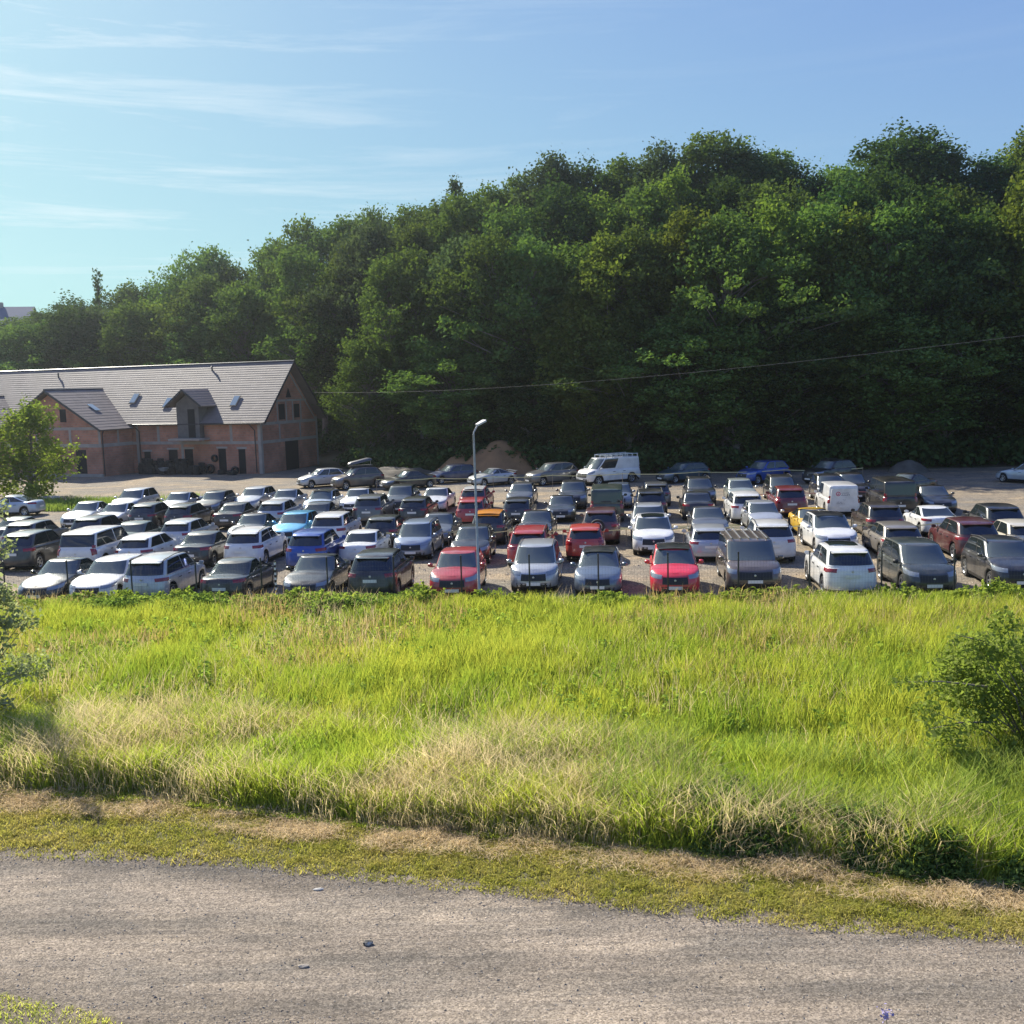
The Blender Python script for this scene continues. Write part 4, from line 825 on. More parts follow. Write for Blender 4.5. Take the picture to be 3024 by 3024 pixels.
CARS=[('sedan', 'black', 'F', 1, -17.97, 40.54, 'black saloon half hidden by the left bush, nose to the fence', ''),
 ('wagon', 'white', 'F', 1, -15.99, 40.38, 'white estate nose to the fence, beside the black saloon behind the bush', ''),
 ('mpv', 'silver', 'R', 1, -13.81, 40.2, 'silver people carrier with its tailgate to the fence, beside a white estate', ''),
 ('sedan', 'black', 'R', 1, -10.79, 39.95, 'black saloon with its boot to the fence, beside the striped pole', ''),
 ('sedan', 'dgrey', 'F', 1, -7.68, 39.69, 'dark grey saloon nose to the fence, just right of the striped pole', ''),
 ('suv', 'black', 'R', 1, -5.11, 39.47, 'black SUV with its tailgate to the fence, left of the small red crossover', ''),
 ('crossover', 'red', 'F', 1, -2.12, 39.23, 'small red crossover facing the fence beside the lamp post', ''),
 ('mpv', 'silver', 'F', 1, 0.95, 40.29, 'tall silver people carrier nose to the fence, right of the lamp post', ''),
 ('hatch', 'steel', 'F', 1, 3.33, 39.16, 'steel blue hatchback with black roof and chrome-edged grille, facing the fence', 'roof,grille'),
 ('crossover', 'brightred', 'F', 1, 6.11, 38.55, 'bright red crossover with black roof, nose to the fence', 'roof'),
 ('minivan', 'brown', 'F', 1, 9.13, 39.48, 'brown grey people carrier with pale stripes across its roof', 'ribs'),
 ('suv', 'white', 'R', 1, 12.26, 38.08, 'pearl white seven-seat SUV with dark glass roof, tailgate to the fence', 'sun'),
 ('mpv', 'dgreen', 'F', 1, 15.06, 37.84, 'dark green grey people carrier nose to the fence, right of the white seven-seat SUV', ''),
 ('suv', 'dgrey', 'F', 1, 18.44, 38.1, 'dark grey SUV at the right edge of the photo, nearest the fence', 'rails'),
 ('suv', 'dgrey', 'R', 2, -22.91, 49.01, 'dark grey SUV behind the left bush with one red tail lamp showing', ''),
 ('sedan', 'grey', 'R', 2, -25.53, 48.77, 'grey saloon almost wholly hidden by the left bush, leftmost of the second row', ''),
 ('minivan', 'white', 'R', 2, -19.67, 48.44, 'large white people carrier with upright red tail lamps', 'tall'),
 ('wagon', 'white', 'R', 2, -17.33, 48.67, 'white estate with wide tail lamps, right of the large white people carrier', ''),
 ('sedan', 'dgrey', 'R', 2, -14.59, 48.43, 'dark grey saloon with sun glare on its rear window, second row', ''),
 ('suv', 'white', 'R', 2, -12.2, 48.38, 'white SUV with roof rails and red tail lamps, left of the royal blue SUV', 'rails'),
 ('suv', 'blue', 'R', 2, -8.97, 46.73, 'royal blue SUV showing its tailgate in the second row', ''),
 ('old', 'white', 'R', 2, -6.95, 47.93, 'old white saloon with square red tail lamps, right of the royal blue SUV', ''),
 ('mpv', 'navysilver', 'F', 2, -4.52, 49.05, 'tall silver blue people carrier with round headlamps and black sides', ''),
 ('hatch', 'dgrey', 'F', 2, -1.82, 47.15, 'dark grey hatchback facing us, just left of the lamp post in the second row', ''),
 ('mpv', 'red', 'R', 2, 0.86, 46.09, 'red people carrier with roof rails, behind the tall silver one', 'rails'),
 ('hatch', 'vermilion', 'R', 2, 3.4, 47.3, 'vermilion red hatchback with upright lamps and white number plate', 'tall'),
 ('suv', 'white', 'F', 2, 6.71, 48.59, 'white SUV with sunroof and black slatted grille, facing us', 'sun,grille'),
 ('wagon', 'silver', 'R', 2, 8.94, 46.5, 'silver estate with its tailgate to us, right of the white SUV with sunroof', ''),
 ('suv', 'pearl', 'R', 2, 11.52, 45.74, 'pearl white SUV behind the brown people carrier', 'rails'),
 ('suv', 'white', 'F', 2, 14.75, 47.4, 'white SUV facing us with black roof and trapezoid grille', 'roof,grille'),
 ('wagon', 'beige', 'R', 2, 17.09, 45.7, 'grey beige estate with its tailgate to us, second row right', ''),
 ('suv', 'maroon', 'R', 2, 20.0, 45.0, 'dark maroon SUV with bright tail lamp and white plate', ''),
 ('hatch', 'cream', 'R', 2, 22.22, 45.03, 'cream hatchback at the right edge of the photo, second row', ''),
 ('sedan', 'dgrey', 'R', 3, -27.81, 57.71, 'dark car of which only the arched roof shows over the left bush', ''),
 ('suv', 'grey', 'R', 3, -25.03, 53.54, 'grey SUV with pale roof and dark rear spoiler, third row left', ''),
 ('suv', 'black', 'R', 3, -22.39, 55.48, 'black SUV with shark fin aerial, behind the large white people carrier', ''),
 ('sedan', 'green', 'R', 3, -19.72, 53.75, 'dark green saloon between the black SUV and a silver estate, third row', ''),
 ('wagon', 'silver', 'R', 3, -17.21, 54.28, 'silver estate with bright rear window, third row left', ''),
 ('sedan', 'grey', 'F', 3, -14.08, 55.61, 'grey saloon facing us, directly behind the white SUV with rails', ''),
 ('hatch', 'lightblue', 'F', 3, -11.72, 55.21, 'light blue rounded hatchback facing us, behind the royal blue SUV', ''),
 ('suv', 'white', 'R', 3, -9.24, 53.44, 'white SUV with dark rear window, right of the light blue hatchback', ''),
 ('hatch', 'black', 'R', 3, -6.55, 53.38, 'black hatchback with roof spoiler, behind the old white saloon', ''),
 ('sedan', 'grey', 'F', 3, -3.85, 53.67, 'grey saloon facing us behind the tall silver blue people carrier', ''),
 ('crossover', 'orangeblack', 'R', 3, -1.06, 53.21, 'black crossover with bright orange roof', 'oroof'),
 ('sedan', 'dgrey', 'F', 3, 1.31, 53.35, 'dark grey saloon facing us between the orange-roofed car and the spare-wheel car', ''),
 ('suv', 'maroon', 'R', 3, 4.61, 52.46, 'dark red off-roader with a spare wheel on its tailgate', 'spare'),
 ('suv', 'silver', 'F', 3, 7.13, 53.15, 'silver SUV with roof rails, right behind the white SUV with sunroof', 'rails'),
 ('sedan', 'grey', 'F', 3, 10.24, 53.31, 'grey saloon facing us behind the silver estate of the second row', ''),
 ('hatch', 'silver', 'F', 3, 13.43, 54.75, 'silver hatchback with pale roof facing us, behind the pearl white SUV', ''),
 ('coupe', 'yellow', 'F', 3, 15.45, 52.33, 'yellow coupe facing us, left of a white SUV with black roof', ''),
 ('suv', 'darkbrown', 'R', 3, 18.45, 51.38, 'dark brown SUV showing its tailgate, left of the white coupe', ''),
 ('coupe', 'white', 'R', 3, 21.38, 51.94, 'white coupe with oval rear window', ''),
 ('suv', 'black', 'R', 3, 23.49, 49.7, 'black SUV with bright tail lamp, above the cream hatchback', ''),
 ('coupe', 'bluesilver', 'L', 4, -34.74, 70.89, 'pale blue silver coupe parked side-on at the left edge of the photo', ''),
 ('sedan', 'silver', 'F', 4, -26.63, 64.19, 'silver saloon facing us, nearest the grass verge on the left', ''),
 ('sedan', 'white', 'F', 4, -24.41, 63.21, 'white saloon with pale sun-bleached bonnet, fourth row left', ''),
 ('hatch', 'dgrey', 'R', 4, -22.12, 62.95, 'dark grey hatchback with glaring rear window, fourth row left', ''),
 ('hatch', 'black', 'R', 4, -19.65, 62.18, 'black hatchback with white rear lamp reflection, fourth row left', ''),
 ('sedan', 'darkbrown', 'R', 4, -16.73, 62.4, 'dark brown saloon showing its boot and white plate, fourth row', ''),
 ('crossover', 'silver', 'R', 4, -14.09, 62.1, 'silver crossover showing its tailgate, fourth row', ''),
 ('sedan', 'dgrey', 'R', 4, -11.41, 61.17, 'dark grey saloon with pale rear window, behind the white SUV of the third row', ''),
 ('suv', 'grey', 'R', 4, -8.48, 62.81, 'grey SUV with white plate, fourth row middle', ''),
 ('wagon', 'black', 'R', 4, -5.73, 62.73, 'black estate with broad white plate, fourth row middle', ''),
 ('hatch', 'red', 'R', 4, -2.27, 61.01, 'deep red hatchback standing behind the lamp post', ''),
 ('hatch', 'dgrey', 'R', 4, 0.45, 60.71, 'dark grey hatchback with reddish lamps and white plate, right of the deep red hatchback', ''),
 ('old', 'dgrey', 'F', 4, 3.03, 61.71, 'old dark grey saloon facing us with white front plate', ''),
 ('van', 'green', 'R', 4, 5.75, 61.31, 'dark green box-shaped van with grey roof', 'twin'),
 ('suv', 'black', 'R', 4, 8.36, 61.65, 'black SUV with roof rails and blue tinted window, right of the green van', 'rails'),
 ('sedan', 'black', 'R', 4, 11.07, 61.13, 'black saloon with its boot to us, fourth row right', ''),
 ('suv', 'white', 'R', 4, 13.47, 59.21, 'white SUV with sloping rear window, fourth row right', ''),
 ('suv', 'darkred', 'R', 4, 16.54, 61.22, 'dark red SUV with tall red lamps, left of the white van with lettering', 'tall'),
 ('smallvan', 'white', 'R', 4, 19.49, 61.12, 'white panel van with a red round emblem and dark lettering', 'logo'),
 ('van', 'black', 'R', 4, 22.66, 60.94, 'black passenger van with tall red tail lamps and dark rear window', 'rw,tall'),
 ('sedan', 'dgrey', 'F', 4, 25.18, 61.04, 'dark saloon facing us right of the black passenger van', ''),
 ('suv', 'silver', 'F', 5, -26.0, 70.51, 'silver SUV facing us, leftmost of the fifth row', ''),
 ('sedan', 'silver', 'F', 5, -22.43, 69.14, 'silver saloon with glare on its windscreen, fifth row left', ''),
 ('hatch', 'dgrey', 'F', 5, -19.95, 68.85, 'dark hatchback facing us, fifth row left', ''),
 ('wagon', 'silver', 'F', 5, -17.88, 71.27, 'silver estate facing us in front of the bright gravel', ''),
 ('sedan', 'silver', 'F', 5, -15.15, 68.95, 'silver white saloon facing us, below the glaring silver hatchback', ''),
 ('hatch', 'bluesilver', 'F', 5, -12.52, 67.63, 'silver blue hatchback with dark roof facing us', 'roof'),
 ('sedan', 'white', 'F', 5, -10.24, 68.43, 'white saloon facing us, left of a dark SUV', ''),
 ('suv', 'dgrey', 'F', 5, -7.26, 67.54, 'dark grey SUV facing us, below the black saloon of the back row', ''),
 ('sedan', 'pearl', 'F', 5, -4.95, 67.89, 'pearl white saloon facing us with a gap of gravel to its right', ''),
 ('crossover', 'redwhite', 'R', 5, -2.29, 66.99, 'red crossover with pale roof behind the lamp post', 'wroof'),
 ('hatch', 'grey', 'F', 5, 0.72, 69.09, 'grey hatchback facing us below the grey SUV of the back row', ''),
 ('suv', 'dgrey', 'F', 5, 4.09, 67.51, 'dark grey SUV facing us below the nose of the white van with roof rack', ''),
 ('hatch', 'steel', 'F', 5, 7.05, 67.14, 'steel blue hatchback peeping out behind the green van', ''),
 ('hatch', 'grey', 'R', 5, 9.58, 67.84, 'grey hatchback half hidden behind the black SUV, fifth row', ''),
 ('suv', 'dgrey', 'F', 5, 12.43, 67.59, 'dark grey SUV facing us with both door mirrors out', 'rails'),
 ('hatch', 'silvergreen', 'F', 5, 15.09, 67.43, 'silver green hatchback facing us, behind the white SUV of the fourth row', ''),
 ('mpv', 'dgrey', 'F', 5, 17.9, 67.9, 'dark grey people carrier facing us behind the dark red SUV', ''),
 ('suv', 'dgrey', 'F', 5, 20.89, 67.21, 'dark SUV facing us just behind the white van with lettering', 'rails'),
 ('suv', 'black', 'F', 5, 22.6, 68.0, 'black SUV half hidden at the left of the black passenger van', ''),
 ('sedan', 'black', 'B', 5, 26.7, 68.9, 'black saloon parked at an angle behind the black passenger van', ''),
 ('hatch', 'silver', 'B', 6, -15.95, 86.09, 'silver hatchback with sun glare, leftmost of the angled back row', ''),
 ('suv', 'brown', 'B', 6, -12.6, 83.9, 'brown grey SUV in the back row under an open roof box', ''),
 ('sedan', 'black', 'B', 6, -8.33, 82.59, 'black saloon with pale bonnet, angled in the back row', ''),
 ('wagon', 'navy', 'B', 6, -5.01, 86.85, 'navy blue estate with roof bars, left of the lamp post in the back row', 'rails'),
 ('coupe', 'silver', 'B', 6, -1.57, 83.63, 'silver coupe with rear spoiler in front of the sand heap', 'spoil'),
 ('suv', 'grey', 'B', 6, 3.34, 83.26, 'grey SUV in the back row, left of the white van with roof rack', ''),
 ('van', 'white', 'B', 6, 7.84, 82.56, 'white panel van with a roof rack', 'rack'),
 ('wagon', 'navygreen', 'B', 6, 13.86, 82.3, 'dark blue green estate in the shade of the back row', ''),
 ('suv', 'blue', 'B', 6, 19.74, 79.94, 'royal blue SUV angled in the shade of the back row', 'rails'),
 ('suv', 'black', 'B', 6, 24.52, 78.57, 'black SUV with bright wheel, rightmost of the angled back row', 'rails'),
 ('sedan', 'bluesilver', 'X', 6, 37.85, 74.72, 'pale silver car cut by the right edge of the photo beside the wood', '')]
SKYL=[(-16.68, 0.428), (-12.04, 0.345), (-3.75, 0.349)]
VENT=[(-29.23, 0.857), (-8.68, 0.884)]
FHZ=19.63
LS1=leafmat('shrub_silver',(.22,.29,.13),(.52,.54,.34),(1.1,1.2,.8),.5,1.2,.4,.7)
LS2=leafmat('shrub_green',(.12,.18,.04),(.30,.36,.10),(1.3,1.4,.8),.45,1.2,.38,.6)
shrub('silver_shrub',(-14.2,25.6,0),[b for b in rblobs(3,26,2.0,1.8,3.7,.25,.5)]+[(.7,0,4.2,.35),(.9,0,4.8,.3),(1.0,-.2,5.3,.25),(.6,0,3.9,.4),(1.3,-.2,3.3,.35),(.9,-.2,3.7,.4),(1.6,-.3,2.6,.35)],LS1,.075,600,'tall silvery leaved shrub at the left edge in front of the fence','shrub',31,
  twigs=[((-.3,-.5,2.4),(1.9,-.8,2.7),420),((-.2,-.5,1.2),(2.3,-1.3,1.5),420),((0,-.4,3.0),(1.6,-.5,3.3),340),((-.5,-.4,3.6),(.7,-.5,4.0),240),((.2,-.6,.6),(2.0,-1.6,.8),380),((.7,0,4.2),(1.0,-.2,6.2),240),((.6,0,3.8),(1.7,-.2,4.6),200),((.8,0,4.8),(1.5,0,5.5),120)])
shrub('dark_shrub',(11.0,20.4,0),[b for b in rblobs(9,58,2.7,1.7,2.9,.25,.6)]+[(-2.4,-.6,.8,.4),(-2.0,-.8,.4,.45),(-2.8,-.5,1.5,.28),(-1.8,-.6,2.7,.3),(-1.2,-.3,3.2,.3),(-3.0,-.7,.5,.3),(-1.3,-1,.4,.5)],LS2,.062,2300,'dense dark green shrub at the right edge behind the tall grass','shrub',32,
  twigs=[((-1.5,-.4,1.9),(-3.6,-.9,2.2),260),((-1.5,-.5,1.2),(-3.0,-1.1,1.3),300),((-1.2,-.3,2.6),(-2.4,-.8,3.1),240)])
# ================================================================ fence
m_post=mat('fence_post',(.035,.04,.038),.5,.3); m_mesh=mat('fence_mesh',(.10,.12,.11),.5,.4); m_conc=mat('concrete',(.34,.33,.31),.9,noise=(2,(.24,.23,.21),.35,.65),bump=(20,.3,.01))
FX=[-26.6+2.47*i for i in range(24)]
fr=empty('mesh_fence',(0,fence_y(0),.25),0,'dark green wire mesh fence on thin posts along the front of the car park','fence')
def fl(x,z): return Vector((x,fence_y(x)-fence_y(0),z))
p0=MB().tube([(0,0,0),(0,0,1.80)],.027,8).lathe([(0,1.84),(.032,1.83),(.032,1.78)],8).mesh('post',m_post,True,40)
for x in FX:
    o=obj('post',p0,fr); o.location=fl(x,0)
for i in range(len(FX)-1):
    a,b=fl(FX[i]+.04,0),fl(FX[i+1]-.04,0); mb=MB(); L_=(b-a); n=int(L_.length/.10)
    for k in range(n+1):
        p=a.lerp(b,k/n); mb.box(p.x-.0012,p.x+.0012,p.y-.0012,p.y+.0012,.28,1.66)
    for k in range(8):
        z=.28+k*.197; q=Vector((0,0,z)); mb.tube([a+q,b+q],.0018,4,False)
    mb.build('mesh_panel',m_mesh,fr)
    mb=MB(); an=(b-a).normalized(); nn=Vector((-an.y,an.x,0))*.025; mb.poly([a+nn,a-nn,b-nn,b+nn],(0,0,.24)); mb.build('base_board',m_conc,fr)
# lamp post
m_galv=mat('galvanised',(.42,.43,.44),.45,.6,noise=(3,(.33,.34,.35),.4,.6)); m_led=mat('lamp_housing',(.62,.62,.62),.4,.2)
lp=empty('street_lamp',(-1.27,36.75,.25),0,'tall galvanised lamp post with a white tilted head, standing at the fence','street lamp')
MB().tube([(0,0,0),(0,0,.3),(-.0,0,.32),(-.03,0,6.2)],[.065,.065,.050,.038],12).build('pole',m_galv,lp,True,40)
MB().tube([(-.03,0,6.18),(-.02,.01,6.26),(.11,.10,6.48),(.16,.14,6.54)],.028,8).build('arm',m_galv,lp,True,40)
R_=Matrix.Rotation(math.radians(40),3,'Z')@Matrix.Rotation(math.radians(-22),3,'Y'); hb=MB()
V=[(0,-.10,0),(.42,-.15,0),(.47,-.11,0),(.47,.11,0),(.42,.15,0),(0,.10,0)]; hb.poly([R_@Vector(v) for v in V],R_@Vector((0,0,.075)))
o=hb.build('lamp_head',m_led,lp); o.location=(.10,.10,6.48); o.scale=(.85,.85,.85)
mb=MB(); mb.poly([R_@Vector(v) for v in[(.12,-.09,-.012),(.42,-.10,-.012),(.42,.10,-.012),(.12,.09,-.012)]],R_@Vector((0,0,.01))); o=mb.build('lamp_glass',m_lamp,lp); o.location=(.10,.10,6.48); o.scale=(.85,.85,.85)
# striped marker pole
m_w=mat('white_paint',(.75,.75,.73),.5); sp=empty('striped_pole',(-8.9,37.75,.25),0,'slim black and white striped pole between the black and the dark grey saloon','marker pole')
MB().tube([(0,0,0),(0,0,1.62)],.035,8).build('pole',m_blk,sp,True,40)
for k in range(8): MB().lathe([(.038,.14+k*.19),(.038,.235+k*.19)],10).build('stripe',m_w,sp)
# barrier tapes
m_tape=mat('tape_yellow',(.62,.58,.30),.5); m_tr=mat('tape_red',(.45,.16,.14),.5); m_stake=mat('stake',(.30,.24,.17),.8)
def tape(name,P,m,label):
    r=empty(name,P[0][:2]+(0,),0,label,'barrier tape'); o0=Vector(P[0][:2]+(0,)); mb=MB(); Q=[]
    for a,b in zip(P,P[1:]):
        for k in range(6):
            t=k/6; q=Vector(a).lerp(Vector(b),t); q.z-=.10*4*t*(1-t); Q.append(q-o0+Vector((0,0,float(rise(q.y)))))
    Q.append(Vector(P[-1])-o0+Vector((0,0,float(rise(P[-1][1])))))
    for a,b in zip(Q,Q[1:]): mb.poly([a,b,b+Vector((0,.004,0)),a+Vector((0,.004,0))],(0,0,.05))
    mb.build('tape',m,r)
    for p in P:
        q=Vector(p)-o0; MB().tube([(q.x,q.y+.03,0),(q.x,q.y+.03,q.z+.12)],.02,6).build('stake',m_stake,r)
    return r
tape('barrier_tape',[(x,79.2-.03*(x),1.05) for x in(-10.5,-5.9,-1.4,3.2,8.6,14.5,21,27)],m_tape,'pale yellow tape strung in front of the angled back row of cars')
tape('barrier_tape',[(x,50.35-.07*x,.85) for x in(-6.3,-3.2,-.2,2.5,5.6,8.4,10.6,13.9,17.2,20.5,24)],m_tape,'pale yellow tape strung between the second and the third row of cars')
tape('barrier_tape',[(x,65.4-.03*x,.85) for x in(14.2,17.9,21.4,25)],m_tr,'faded red tape strung between the fourth and the fifth row on the right')
# ================================================================ cars
GR={1:'cars parked in the front row by the fence',2:'cars parked in the second row',3:'cars parked in the third row',4:'cars parked in the fourth row',5:'cars parked in the fifth row',6:'cars parked at an angle in the back row'}
CATN=dict(van='van',smallvan='van')
rr=random.Random(8)
for ty,col,face,row,x,y,label,opts in CARS:
    az=6+rr.uniform(-1.5,1.5)            # rows run square to a line 6 degrees right of +y
    d={'F':-90-az,'R':90-az,'B':-90-az-54,'L':180-az+4,'X':90-az+38}[face]
    if face=='B' and col=='white': d=-90-az-52
    o=make_car(ty,col,label,CATN.get(ty,'car'),GR[row],(x,y,.008+float(rise(y))),math.radians(d),opts); o.scale=(rr.uniform(.96,1.05),rr.uniform(.99,1.04),rr.uniform(.99,1.04))
    if opts=='rack': o.scale=(1.1,1.04,1.08)
    sl_=float(rise(y+1)-rise(y-1))/2; o.rotation_euler[1]=-math.atan(sl_*math.sin(math.radians(d))); o.rotation_euler[0]=math.atan(sl_*math.cos(math.radians(d)))
# roof box with its lid up
rb=empty('roof_box',(-12.4,84.3,1.70),math.radians(-90-6-54),'open roof box with its lid tilted up, on the brown grey SUV','roof box')
mb=MB(); mb.lathe([(0,0),(.9,0),(1,.12),(1.02,.2)],4).build
def boxshell(nm,dz,rot,par):
    mb=MB(); V=[]
    pr=[(-1.0,-.38),(-.9,-.44),(.5,-.44),(.95,-.26),(1.05,0),(.95,.26),(.5,.44),(-.9,.44),(-1.0,.38)]
    n=len(pr); V=[(x,y,0) for x,y in pr]+[(x*.98,y*.97,.10) for x,y in pr]+[(x*.85,y*.8,.19) for x,y in pr]; F=[(i,(i+1)%n,n+(i+1)%n,n+i) for i in range(n)]+[(n+i,n+(i+1)%n,2*n+(i+1)%n,2*n+i) for i in range(n)]+[tuple(range(2*n,3*n)),tuple(range(n))[::-1]]
    mb.add(V,F); o=mb.build(nm,mat('roof_box_plastic',(.10,.10,.105),.35,0,.3),par,True,40); return o
b1=boxshell('base',0,0,rb); b1.scale=(1,1,-.6); b1.location=(0,0,.16)
b2=boxshell('lid',0,0,rb); b2.location=(.05,.0,.40); b2.rotation_euler=(math.radians(0),math.radians(10),0)
MB().tube([(-.8,.3,.15),(-.8,.3,.5)],.012,5).tube([(.75,.2,.15),(.8,.2,.3)],.012,5).build('hinge',m_chr,rb)
# sand heap, dump heap
def heap(name,cx,cy,peaks,m,label,cat,seed):
    r=np.random.default_rng(seed); n=60; xs=np.linspace(-9,9,n); ys=np.linspace(-6,6,44); X,Y=np.meshgrid(xs,ys); Zz=np.full_like(X,-.2)
    for px,py,h,rad in peaks: Zz=np.maximum(Zz,h-np.sqrt(((X-px)/rad)**2+((Y-py)/rad)**2+.05)*h*1.0)
    Zz=Zz+(vnoise(X.ravel()+50,Y.ravel()+50,.9,seed).reshape(X.shape)-.5)*.45+(vnoise(X.ravel()+50,Y.ravel()+50,2.7,seed+1).reshape(X.shape)-.5)*.18; Zz=np.where(Zz>0,Zz,-.15)
    V=np.stack([X,Y,Zz],-1).reshape(-1,3); F=[(j*n+i,j*n+i+1,(j+1)*n+i+1,(j+1)*n+i) for j in range(43) for i in range(n-1)]
    o=obj(name,pdata(name,V,F,m,True)); o.location=(cx,cy,0); tag(o,label,cat); return o
m_sand=mat('sand',(.42,.225,.105),.95,noise=(.7,(.33,.18,.085),.35,.65),bump=(5,.7,.08))
heap('sand_heap',-1.3,96.5,[(0.3,0,4.0,4.4),(-3.2,.6,2.2,3.0),(1.9,-.8,2.8,3.2)],m_sand,'large brown heap of sand behind the silver coupe','sand heap',5)
heap('gravel_heap',33.3,85.5,[(0,0,1.25,1.7),(.6,.3,1.0,1.5)],mat('grey_earth',(.15,.135,.11),.95,noise=(1,(.10,.09,.07),.4,.6),bump=(6,.6,.06)),'small grey heap of gravel at the foot of the wood on the right','gravel heap',15)
heap('rubble_heap',-10.8,96.0,[(0,0,.9,4.5)],mat('grey_earth'),'low flat heap of grey rubble behind the black saloon of the back row','rubble heap',25)
# yellow tank trailer behind the grey suv
yt=empty('site_trailer',(4.35,97.2,0),math.radians(4),'small yellow site trailer with a white panel standing right of the sand heap','site trailer'); m_y=mat('site_yellow',(.34,.24,.09),.5)
mb=MB(); mb.poly([(-.7,0,.5),(.7,0,.5),(.75,0,2.6),(.6,0,2.85),(-.6,0,2.85),(-.75,0,2.6)],(0,1.5,0)); mb.build('body',m_y,yt)
MB().box(-.42,.42,-.03,0,1.55,2.35).box(-.02,.02,-.04,-.03,1.55,2.35).build('panel',m_w,yt)
for s in(-1,1): MB().lathe([(.1,-.1),(.34,-.1),(.36,0),(.34,.1),(.1,.1)],16,'y').build('wheel',m_rub,yt,True,40).location=(s*.55,.75,.36)
MB().box(-.05,.05,-1.1,.0,.42,.5).build('drawbar',m_post,yt)
# lone stone and flower on the road
rg_=random.Random(3)
def rock(name,loc,s,m,label):
    bm=bmesh.new(); bmesh.ops.create_icosphere(bm,subdivisions=2,radius=1)
    for v in bm.verts: v.co*=(1+rg_.uniform(-.16,.16)); v.co.x*=s[0]; v.co.y*=s[1]; v.co.z*=s[2]
    me=bpy.data.meshes.new(name); bm.to_mesh(me); bm.free(); me.materials.append(m); o=obj(name,me); o.location=loc; tag(o,label,'stone'); return o
rock('stone',(-2.30,14.3,.03),(.075,.05,.04),mat('dark_stone',(.05,.05,.048),.8,noise=(9,(.5,.5,.47),.5,.6)),'dark stone with a white top lying alone on the gravel road')
rock('stone',(-3.15,13.75,.02),(.09,.04,.02),m_st,'flat pale stone lying on the gravel road left of the dark stone')
rock('stone',(-3.35,16.0,.02),(.09,.035,.02),mat('pale_stone',(.5,.48,.43),.8),'pale flat stone near the far edge of the gravel road')
fw=empty('wildflower',(4.33,11.45,0),0,'pale violet wildflower head at the bottom edge of the photo','flower'); m_vi=mat('petal',(.30,.26,.46),.6); m_stem=mat('stem',(.09,.14,.04),.7)
MB().tube([(0,0,0),(.03,.02,.3),(0,0,.56)],[.006,.004,.003],5).build('stem',m_stem,fw); rgn=np.random.default_rng(2)
c=rgn.normal(size=(60,3))*np.array([.035,.035,.045])+np.array([0,0,.58]); obj('flower_head',npmesh('flower_head',leaves(rgn,c,.028,.3,1.3),4,m_vi),fw)
# overhead cable
m_cab=mat('cable',(.06,.062,.065),.6)
A_,B_=Vector((-21.5,106.5,7.9)),Vector((34,32,11.2)); mb=MB(); P=[]
for k in range(25):
    t=k/24; p=A_.lerp(B_,t); p.z-=4*1.3*t*(1-t); P.append(p)
o=mb.tube(P,.011,5).build('overhead_cable',m_cab); tag(o,'thin overhead cable sagging from the brick gable across the dark wood','cable')
up=empty('utility_pole',(34,32,0),0,'wooden pole off to the right that carries the overhead cable','pole'); MB().tube([(0,0,0),(0,0,13.1)],[.16,.10],10).build('pole',mat('old_wood',(.16,.13,.10),.9),up,True); MB().tube([(-.3,0,12.7),(.3,0,12.7)],.04,6).build('bracket',m_galv,up)
# ================================================================ brick building
m_brk=bpy.data.materials.new('hollow_brick'); m_brk.use_nodes=True; t=m_brk.node_tree; b=t.nodes['Principled BSDF']; b.inputs['Roughness'].default_value=.9
c_=N(t,'ShaderNodeTexCoord'); sp_=N(t,'ShaderNodeSeparateXYZ'); t.links.new(c_.outputs['Object'],sp_.inputs[0]); ad=N(t,'ShaderNodeMath',operation='ADD'); t.links.new(sp_.outputs[0],ad.inputs[0]); t.links.new(sp_.outputs[1],ad.inputs[1])
cb=N(t,'ShaderNodeCombineXYZ'); t.links.new(ad.outputs[0],cb.inputs[0]); t.links.new(sp_.outputs[2],cb.inputs[1])
bk=N(t,'ShaderNodeTexBrick',ins={'Scale':1.0,'Mortar Size':.012,'Brick Width':.38,'Row Height':.245,'Color1':(.50,.225,.145,1),'Color2':(.40,.18,.12,1),'Mortar':(.33,.28,.24,1)}); t.links.new(cb.outputs[0],bk.inputs['Vector'])
nz_=N(t,'ShaderNodeTexNoise',ins={'Scale':.6,'Detail':5}); t.links.new(c_.outputs['Object'],nz_.inputs['Vector']); mr_=N(t,'ShaderNodeMapRange',ins={'From Min':.35,'From Max':.65,'To Min':.72,'To Max':1.15}); t.links.new(nz_.outputs['Fac'],mr_.inputs[0])
mx_=N(t,'ShaderNodeMix',data_type='RGBA',blend_type='MULTIPLY'); mx_.inputs[0].default_value=1; t.links.new(bk.outputs['Color'],mx_.inputs[6]); t.links.new(mr_.outputs[0],mx_.inputs[7]); t.links.new(mx_.outputs[2],b.inputs['Base Color'])
m_frm=mat('building_concrete',(.40,.355,.32),.9,noise=(1.2,(.30,.27,.245),.35,.65)); m_tile=mat('roof_tile',(.215,.183,.170),.6,noise=(.9,(.155,.132,.124),.3,.7),spec=.3,bump=(9,.4,.03)); m_open=mat('opening_shade_fill',(.012,.012,.014),.9); m_gut=mat('gutter',(.05,.05,.055),.4,.4)  # openings are solid boxes, the shade inside put into their near-black colour
bd=empty('brick_building',(-24.5,101.0,0),math.radians(-21),'long unfinished brick building with concrete frame and pale tiled roof','building')
LB=50; DB=10.5; EV=5.1; RG=11.0; MY=DB/2           # x from -LB..0 along the facade, y 0..DB deep
sl=(RG-EV)/(MY+.5)
def bpart(nm,mb,m,par=bd,smooth=False): return mb.build(nm,m,par,smooth)
